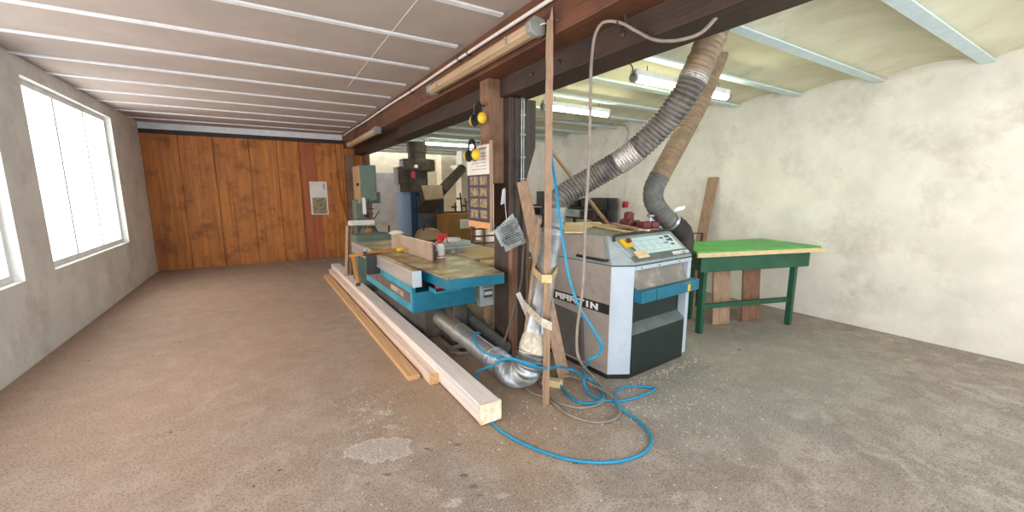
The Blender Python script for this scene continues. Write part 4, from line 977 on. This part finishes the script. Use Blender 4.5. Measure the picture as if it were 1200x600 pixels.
for n_, (w, h, m) in enumerate(((.35, .17, 'steel'), (.4, .14, 'black'), (.36, .1, 'darkred'), (.5, .30, 'exgrey'))):
    o = make('metal_box', MB().box(5.2, 5.55, yy, yy+w, 1.246, 1.246+h), M_[m], None, .006); tag(o, labs[n_], 'box', 'boxes on the top rack shelf')
    make('front_plate', MB().box(5.192, 5.2, yy+w*.2, yy+w*.8, 1.246+h*.2, 1.246+h*.7), M_['exgrey'], o); yy += w+.08
o = make('panel_board', MB().box(5.6, 5.66, 5.45, 6.1, .86, 1.42), M_['exgrey'], None, .004); tag(o, 'dark grey square panel at right end of the metal rack', 'panel')


# ================================================================== BACK: extractor, pilaster, carton, clamps
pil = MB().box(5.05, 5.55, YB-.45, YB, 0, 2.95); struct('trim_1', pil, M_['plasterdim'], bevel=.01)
cc = aty(545, 200, 11.2)
cx, cyy = cc.x, 11.2
vp_ = thing('vent_column', (cx, cyy, 0), 'white square vent column with flared cap in the back corner', 'column')
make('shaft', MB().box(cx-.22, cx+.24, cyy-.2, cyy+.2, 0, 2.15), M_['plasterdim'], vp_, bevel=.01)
make('flared_cap', MB().prism([(cx-.24, cyy-.24, 2.15), (cx-.36, cyy-.24, 2.25), (cx-.36, cyy-.24, 2.3), (cx+.38, cyy-.24, 2.3), (cx+.38, cyy-.24, 2.25), (cx+.26, cyy-.24, 2.15)], (0, .5, 0)), M_['plaster'], vp_, bevel=.01)
make('neck', MB().box(cx-.18, cx+.2, cyy-.18, cyy+.18, 2.3, 2.72), M_['plaster'], vp_)
EX = 3.05; ey0 = aty(481, 225, 9.3)
exn = atd(481, 226, 9.3); ex0, exy = exn.x, exn.y; exr = aty(520, 226, exy).x
ex = thing('dust_extractor', ((ex0+exr)/2, exy+.4, 0), 'blue cabinet dust extractor with bronze filter tower before the back wall', 'extractor')
make('cabinet', MB().box(ex0, exr, exy+.04, exy+1.15, .05, 1.50), M_['exblue'], ex, bevel=.01)
make('front_door', MB().box(ex0+.16, exr-.12, exy+.01, exy+.04, .1, 1.44), M_['exgrey'], ex, bevel=.006)
for (a, b) in ((ex0, ex0+.15), (exr-.11, exr)):
    make('corner_post', MB().box(a, b, exy, exy+.06, .0, 1.51), M_['exblue'], ex, bevel=.008)
make('top_sheet', MB().box(ex0-.01, exr+.01, exy-.01, exy+1.16, 1.50, 1.53), M_['exblue'], ex, bevel=.004)
tc_ = aty(489.5, 210, exy+.45); tx, ty = tc_.x, exy+.45
make('filter_drum', MB().lathe((tx, ty, 1.53), [(.24, 0), (.24, .5), (.2, .52)], 28), M_['exdark'], ex)
oc = [(tx+.42*math.cos(PI/8+k*PI/4), ty+.42*math.sin(PI/8+k*PI/4)) for k in range(8)]
make('octagon_housing', MB().plan(oc, 2.03, 2.30), M_['exdark'], ex, bevel=.01)
for z in (2.09, 2.15, 2.21):
    oc2 = [(tx+.435*math.cos(PI/8+k*PI/4), ty+.435*math.sin(PI/8+k*PI/4)) for k in range(8)]
    make('louvre', MB().plan(oc2, z, z+.02), M_['steel'], ex)
make('outlet_pipe', MB().lathe((tx, ty, 2.30), [(.23, 0), (.21, .02), (.21, .16), (.23, .17), (.23, .40)], 24), M_['exdark'], ex)
g_ = aty(488, 195, ty-.45); make('round_gauge', MB().lathe((g_.x, ty-.43, g_.z), [(.04, -.02), (.045, 0), (.045, .03)], 16, 'y'), M_['whiteplastic'], ex)
r_ = aty(484, 204, ty-.25); make('red_tag', MB().box(r_.x-.05, r_.x+.05, ty-.27, ty-.25, r_.z-.09, r_.z+.07), M_['red'], ex, bevel=.005)
b_ = aty(472, 206, ty+.1); make('motor_box', MB().box(b_.x-.17, b_.x+.16, ty-.1, ty+.3, b_.z-.2, b_.z+.2), M_['exdark'], ex, bevel=.01)
make('motor_foot', MB().box(b_.x-.12, b_.x+.14, ty-.05, ty+.25, 1.53, b_.z-.2), M_['exdark'], ex)
# side chute facing the camera
ch = MB(); yq = exy-.35
t0, t1, t2, t3 = aty(494, 217, yq+.2), aty(518, 217, yq+.2), aty(520, 232, yq), aty(498, 234, yq)
make('chute_lid', MB().prism([t0, t1, t2, t3], (0, .01, -.02)), M_['chute'], ex, bevel=.003)
l0, l1 = aty(490, 249, yq+.33), aty(511, 249, yq+.33)
ch.face([ch.pt(q_) for q_ in (t3, t2, l1, l0)]); A_ = [ch.pt(q_) for q_ in (t0+Vector((0, .15, -.0)), t1+Vector((0, .15, 0)), l1+Vector((0, .02, -.02)), l0+Vector((0, .02, -.02)))]
bq = [ch.pt(q_) for q_ in (t3, t2, l1, l0)]
ch.face((bq[0], bq[3], A_[3], A_[0])); ch.face((bq[1], A_[1], A_[2], bq[2])); ch.face(A_); ch.face((bq[0], A_[0], A_[1], bq[1])); ch.face((bq[3], bq[2], A_[2], A_[3]))
make('chute_body', ch, M_['exdark'], ex, smooth=0)
e0 = aty(516, 225, exy+.1); e1 = aty(541, 198, 10.9)
make('branch_pipe', MB().cyl(e0, e1, .13, 20), M_['exdark'], ex)
# carton
k_ = atd(523, 252, 8.9); kx, ky = k_.x, k_.y; k2 = aty(556, 252, ky).x
bx_ = thing('cardboard_box', ((kx+k2)/2, ky+.3, 0), 'tall brown cardboard box with white label behind the bench', 'box')
make('carton_body', MB().box(kx, k2, ky, ky+.6, 0, 1.03), M_['carton'], bx_, bevel=.005)
make('flap', MB().prism([(kx, ky, 1.03), (k2, ky, 1.03), (k2, ky+.28, 1.05), (kx, ky+.28, 1.05)], (0, 0, .006)), M_['carton'], bx_)
make('flap', MB().prism([(kx, ky+.6, 1.03), (k2, ky+.6, 1.03), (k2, ky+.32, 1.08), (kx, ky+.32, 1.08)], (0, 0, .006)), M_['carton'], bx_)
s0, s1 = aty(539, 257, ky), aty(551, 267, ky)
make('paper_label', MB().box(s0.x, s1.x, ky-.004, ky, s1.z, s0.z), M_['paper'], bx_)
kl = MB()
for n_ in range(4): kl.box(s0.x+.02, s1.x-.03, ky-.006, ky-.004, s1.z+.03+.035*n_, s1.z+.04+.035*n_)
make('label_print', kl, M_['inklight'], bx_)
# bar clamps leaning behind the carton
for n_, (x, yt, m, lab) in enumerate(((533, 238, 'steel', 'dark bar clamp behind the carton, shortest and leftmost'), (539, 226, 'steel', 'dark bar clamp behind the carton, second from left'), (545, 232, 'reddark', 'reddish bar clamp behind the carton, middle of the row'), (549.5, 226, 'steel', 'dark bar clamp behind the carton with side jaw near top'))):
    tt = aty(x, yt, 9.6); t = thing('bar_clamp', (tt.x, 9.45, 0), lab, 'clamp', 'bar clamps behind the carton')
    make('clamp_rail', MB().bar((tt.x+.02, 9.35, 0), (tt.x, 9.6, tt.z), .035, .02), M_[m], t)
    make('clamp_jaw', MB().box(tt.x-.12, tt.x+.02, 9.52, 9.56, tt.z-.12-.05*n_, tt.z-.07-.05*n_), M_[m], t, bevel=.005)
    make('clamp_screw', MB().cyl((tt.x-.1, 9.5, tt.z-.1-.05*n_), (tt.x-.1, 9.35, tt.z-.12-.05*n_), .012, 8), M_['steel'], t)
# slatted crate right of carton
q_ = atd(566, 281, 7.2); cr_ = thing('slatted_rack', (q_.x, q_.y+.2, 0), 'reddish slatted rack behind the table, under the poster', 'rack')
for k in range(5):
    make('slat', MB().box(q_.x-.22, q_.x+.3, q_.y-.01, q_.y+.01, .35+.13*k, .38+.13*k), M_['reddark'], cr_, bevel=.003)
for x in (-.22, .02, .27):
    make('upright', MB().box(q_.x+x, q_.x+x+.035, q_.y+.01, q_.y+.045, 0, .98), M_['corbel'], cr_, bevel=.003)
# dark clutter below the extractor front
q_ = atd(502, 270, 7.6)
ty_ = thing('round_machine', (q_.x, q_.y, 0), 'low round dark machine with black handle in front of blue extractor', 'machine')
make('tank', MB().lathe((q_.x, q_.y, 0), [(.26, .02), (.28, .05), (.28, .6), (.24, .66)], 24), M_['exdark'], ty_)
make('head', MB().lathe((q_.x, q_.y, .66), [(.27, 0), (.27, .05), (.2, .16), (.1, .2)], 24), M_['chute'], ty_)
make('handle', MB().tube(catmull([(q_.x-.14, q_.y-.1, .8), (q_.x-.1, q_.y-.15, .98), (q_.x+.02, q_.y-.16, 1.02)], 6), .014, 8), M_['black'], ty_)

# ================================================================== BANDSAW
by = 7.2; X_ = lambda x, y, Y=by: aty(x, y, Y)
bs = thing('band_saw', (1.5, by+.25, 0), 'grey-green band saw with tan door and white table fence by the boarded wall', 'saw')
cx0 = X_(421, 200).x; cx1 = X_(440.5, 200).x
make('wheel_cabinet', MB().prism([(cx0-.0, by, 1.32), (cx1, by, 1.40), (cx1, by, 1.985), (cx0, by, 1.985)], (0, .55, 0)), M_['sawgreen'], bs, bevel=.012)
make('cabinet_door', MB().prism([(cx0-.012, by+.01, 1.36), (cx0-.012, by+.54, 1.28), (cx0-.012, by+.54, 1.97), (cx0-.012, by+.01, 1.97)], (.014, 0, 0)), M_['sawtan'], bs, bevel=.004)
make('door_knob', MB().lathe((cx0-.02, by+.05, 1.66), [(.02, -.03), (.03, -.01), (.02, .01)], 12, 'x'), M_['black'], bs)
make('saw_column', MB().box(cx0-.06, cx0+.12, by+.2, by+.5, .55, 1.4), M_['sawgreen'], bs, bevel=.015)
bx0 = X_(418, 300).x
make('base_cabinet', MB().box(bx0, bx0+.55, by-.02, by+.55, 0, .72), M_['sawgreen'], bs, bevel=.012)
make('lower_cover', MB().lathe((bx0+.27, by-.03, .62), [(.1, -.05), (.2, -.045), (.22, 0), (.22, .05)], 22, 'y'), M_['sawgreen'], bs)
tb0, tb1 = X_(408, 263, by-.1).x, X_(456, 263, by-.1).x
make('saw_table', MB().box(tb0+.06, tb1, by-.12, by+.42, .965, 1.0), M_['castiron'], bs, bevel=.006)
make('table_fence', MB().box(tb0, tb0+.42, by-.13, by-.10, .985, 1.065), M_['whiteplastic'], bs, bevel=.003)
gx = X_(426, 240).x
make('blade_guard', MB().box(gx-.025, gx+.025, by-.06, by-.03, 1.16, 1.44), M_['whiteplastic'], bs, bevel=.004)
make('saw_blade', MB().box(gx+.03, gx+.034, by-.04, by-.02, .75, 1.40), M_['galv'], bs)
make('guide_block', MB().box(gx-.0, gx+.06, by-.07, by-.02, 1.10, 1.16), M_['black'], bs, bevel=.005)
ga = MB(); ga.cyl((gx+.08, by-.02, 1.1), (gx+.08, by-.02, 1.42), .01, 8); ga.cyl((gx+.0, by-.02, 1.25), (gx+.17, by-.02, 1.25), .008, 8); ga.cyl((gx+.0, by-.02, 1.17), (gx+.16, by-.02, 1.16), .008, 8); ga.cyl((gx+.12, by-.0, 1.02), (gx+.28, by+.1, 1.2), .01, 8)
make('guide_rods', ga, M_['steel'], bs)
w0, w1 = X_(431, 219).x, X_(446, 219).x
make('guide_wheel_box', MB().box(w0, w1, by+.05, by+.12, 1.34, 1.53), M_['exgrey'], bs, bevel=.006)
make('trunnion', MB().lathe((bx0+.25, by+.1, .72), [(.16, 0), (.18, .05), (.12, .2), (.1, .245)], 18), M_['sawgreen'], bs)
make('motor', MB().lathe((tb1-.2, by+.2, .75), [(.09, -.16), (.11, -.14), (.11, .14), (.09, .16)], 18, 'y'), M_['exgrey'], bs)
make('orange_knob', MB().lathe((bx0+.2, by-.1, .87), [(.03, -.03), (.055, -.02), (.055, .02), (.03, .03)], 14, 'y'), M_['orange'], bs)
make('hand_wheel', MB().tube([(bx0+.28+.07*math.cos(a), by-.12, .78+.07*math.sin(a)) for a in [2*PI*k/18 for k in range(18)]], .014, 8, closed=True), M_['chute'], bs)
make('table_bracket', MB().tube([(tb1-.02, by-.1, .98), (tb1-.0, by-.08, .95), (tb1-.0, by-.06, .75)], .014, 8), M_['steel'], bs)
# boards leaning by the saw
for (x, w, m, lab) in ((404.5, .05, 'boardz', 'narrow pale board leaning left of the band saw'), (409, .06, 'corbel', 'brown board leaning against the band saw base')):
    A = aty(x, 318, 7.05); B = aty(x+2.5, 264, 7.2)
    A.z = 0; o = plank('leaning_board', A, B, w, .02, M_[m], lab)
# low grey-green cabinet behind planer
q_ = atd(438, 292, 6.2)
o = make('steel_cabinet', MB().box(q_.x-.25, q_.x+.3, q_.y-.0, q_.y+.45, 0, .88), M_['sawgreen'], None, .01); tag(o, 'low grey-green steel cabinet between band saw and planer', 'cabinet')
make('cabinet_door', MB().box(q_.x-.2, q_.x+.25, q_.y-.012, q_.y, .1, .82), M_['sawgreen'], o, bevel=.004)
make('knob', MB().lathe((q_.x+.18, q_.y-.02, .5), [(.01, -.02), (.018, -.012), (.01, .01)], 10, 'y'), M_['black'], o)

# ================================================================== FLOOR DEBRIS
rc = random.Random(5); mb = MB()
def chip(x, y, s, z=0.001):
    a = rc.uniform(0, 6.28); l = s*rc.uniform(.7, 2.4); w = s*rc.uniform(.4, .9); h = s*rc.uniform(.15, .5)
    ux_, uy_ = Vector((math.cos(a), math.sin(a), 0)), Vector((-math.sin(a), math.cos(a), 0)); c = Vector((x, y, z))
    p4 = [c-ux_*l-uy_*w, c+ux_*l-uy_*w*.6, c+ux_*l*.8+uy_*w, c-ux_*l*.9+uy_*w*.8]
    mb.prism(p4, (0, 0, h))
for _ in range(190): chip(rc.gauss(2.35, .35), rc.gauss(1.75, .22), .0035)
for _ in range(130):
    t_ = rc.random(); p_ = Wm(-.15+t_*1.05, -.02-abs(rc.gauss(0, .03)), 0); chip(p_.x, p_.y-abs(rc.gauss(0, .06)), .0045)
for _ in range(220): chip(rc.uniform(.2, 3.5), rc.uniform(.9, 2.6), .003)
for _ in range(120): chip(rc.gauss(1.7, .3), rc.gauss(2.2, .2), .0035)
for _ in range(110): chip(rc.gauss(.55, .12), rc.gauss(2.75, .25), .003)
o = make('wood_shavings', mb, M_['chip'], None, smooth=0); tag(o, 'small pale wood chips scattered over the concrete floor', 'wood chips', kind='stuff')

# ================================================================== CAMERA
cam = bpy.data.cameras.new('camera'); co = bpy.data.objects.new('camera', cam); C.objects.link(co)
cam.sensor_fit = 'HORIZONTAL'; cam.sensor_width = 36; cam.lens = F*36/1200; cam.clip_start = .02; cam.clip_end = 100
R_ = Matrix((RT, UP, -FW)).transposed(); co.matrix_world = Matrix.Translation(EYE) @ R_.to_4x4()
bpy.context.scene.camera = co

# ================================================================== LIGHT
w = bpy.data.worlds.new('daylight'); bpy.context.scene.world = w; w.use_nodes = True; nt = w.node_tree
bg = nt.nodes['Background']; tcx = nt.nodes.new('ShaderNodeTexCoord'); sx_ = nt.nodes.new('ShaderNodeSeparateXYZ'); nt.links.new(tcx.outputs['Generated'], sx_.inputs[0])
rp = nt.nodes.new('ShaderNodeMapRange'); rp.inputs['From Min'].default_value = -.8; rp.inputs['From Max'].default_value = .2
nt.links.new(sx_.outputs['X'], rp.inputs['Value'])
mxw = nt.nodes.new('ShaderNodeMixRGB'); nt.links.new(rp.outputs[0], mxw.inputs[0]); mxw.inputs[1].default_value = (1.0, .92, .85, 1); mxw.inputs[2].default_value = (.78, .9, 1.0, 1)
nt.links.new(mxw.outputs[0], bg.inputs['Color']); bg.inputs['Strength'].default_value = 6.0
def portal(name, loc, rot, sx, sy):
    l = bpy.data.lights.new(name, 'AREA'); l.shape = 'RECTANGLE'; l.size = sx; l.size_y = sy; l.cycles.is_portal = True
    o = bpy.data.objects.new(name, l); C.objects.link(o); o.location = loc; o.rotation_euler = rot
for i_, (p, q, a, b) in enumerate(lw): portal('window_portal', (XL-.05, (p+q)/2, (a+b)/2), (0, -PI/2, 0), b-a, q-p)
for (p, q, a, b) in fo: portal('door_portal', ((p+q)/2, YF-.05, (a+b)/2), (PI/2, 0, 0), q-p, b-a)

vs = bpy.context.scene.view_settings
vs.view_transform = 'Standard'; vs.look = 'None'; vs.gamma = 1; vs.use_curve_mapping = False; vs.exposure = 0.0
for o in bpy.data.objects:
    if '_w' in o: del o['_w']
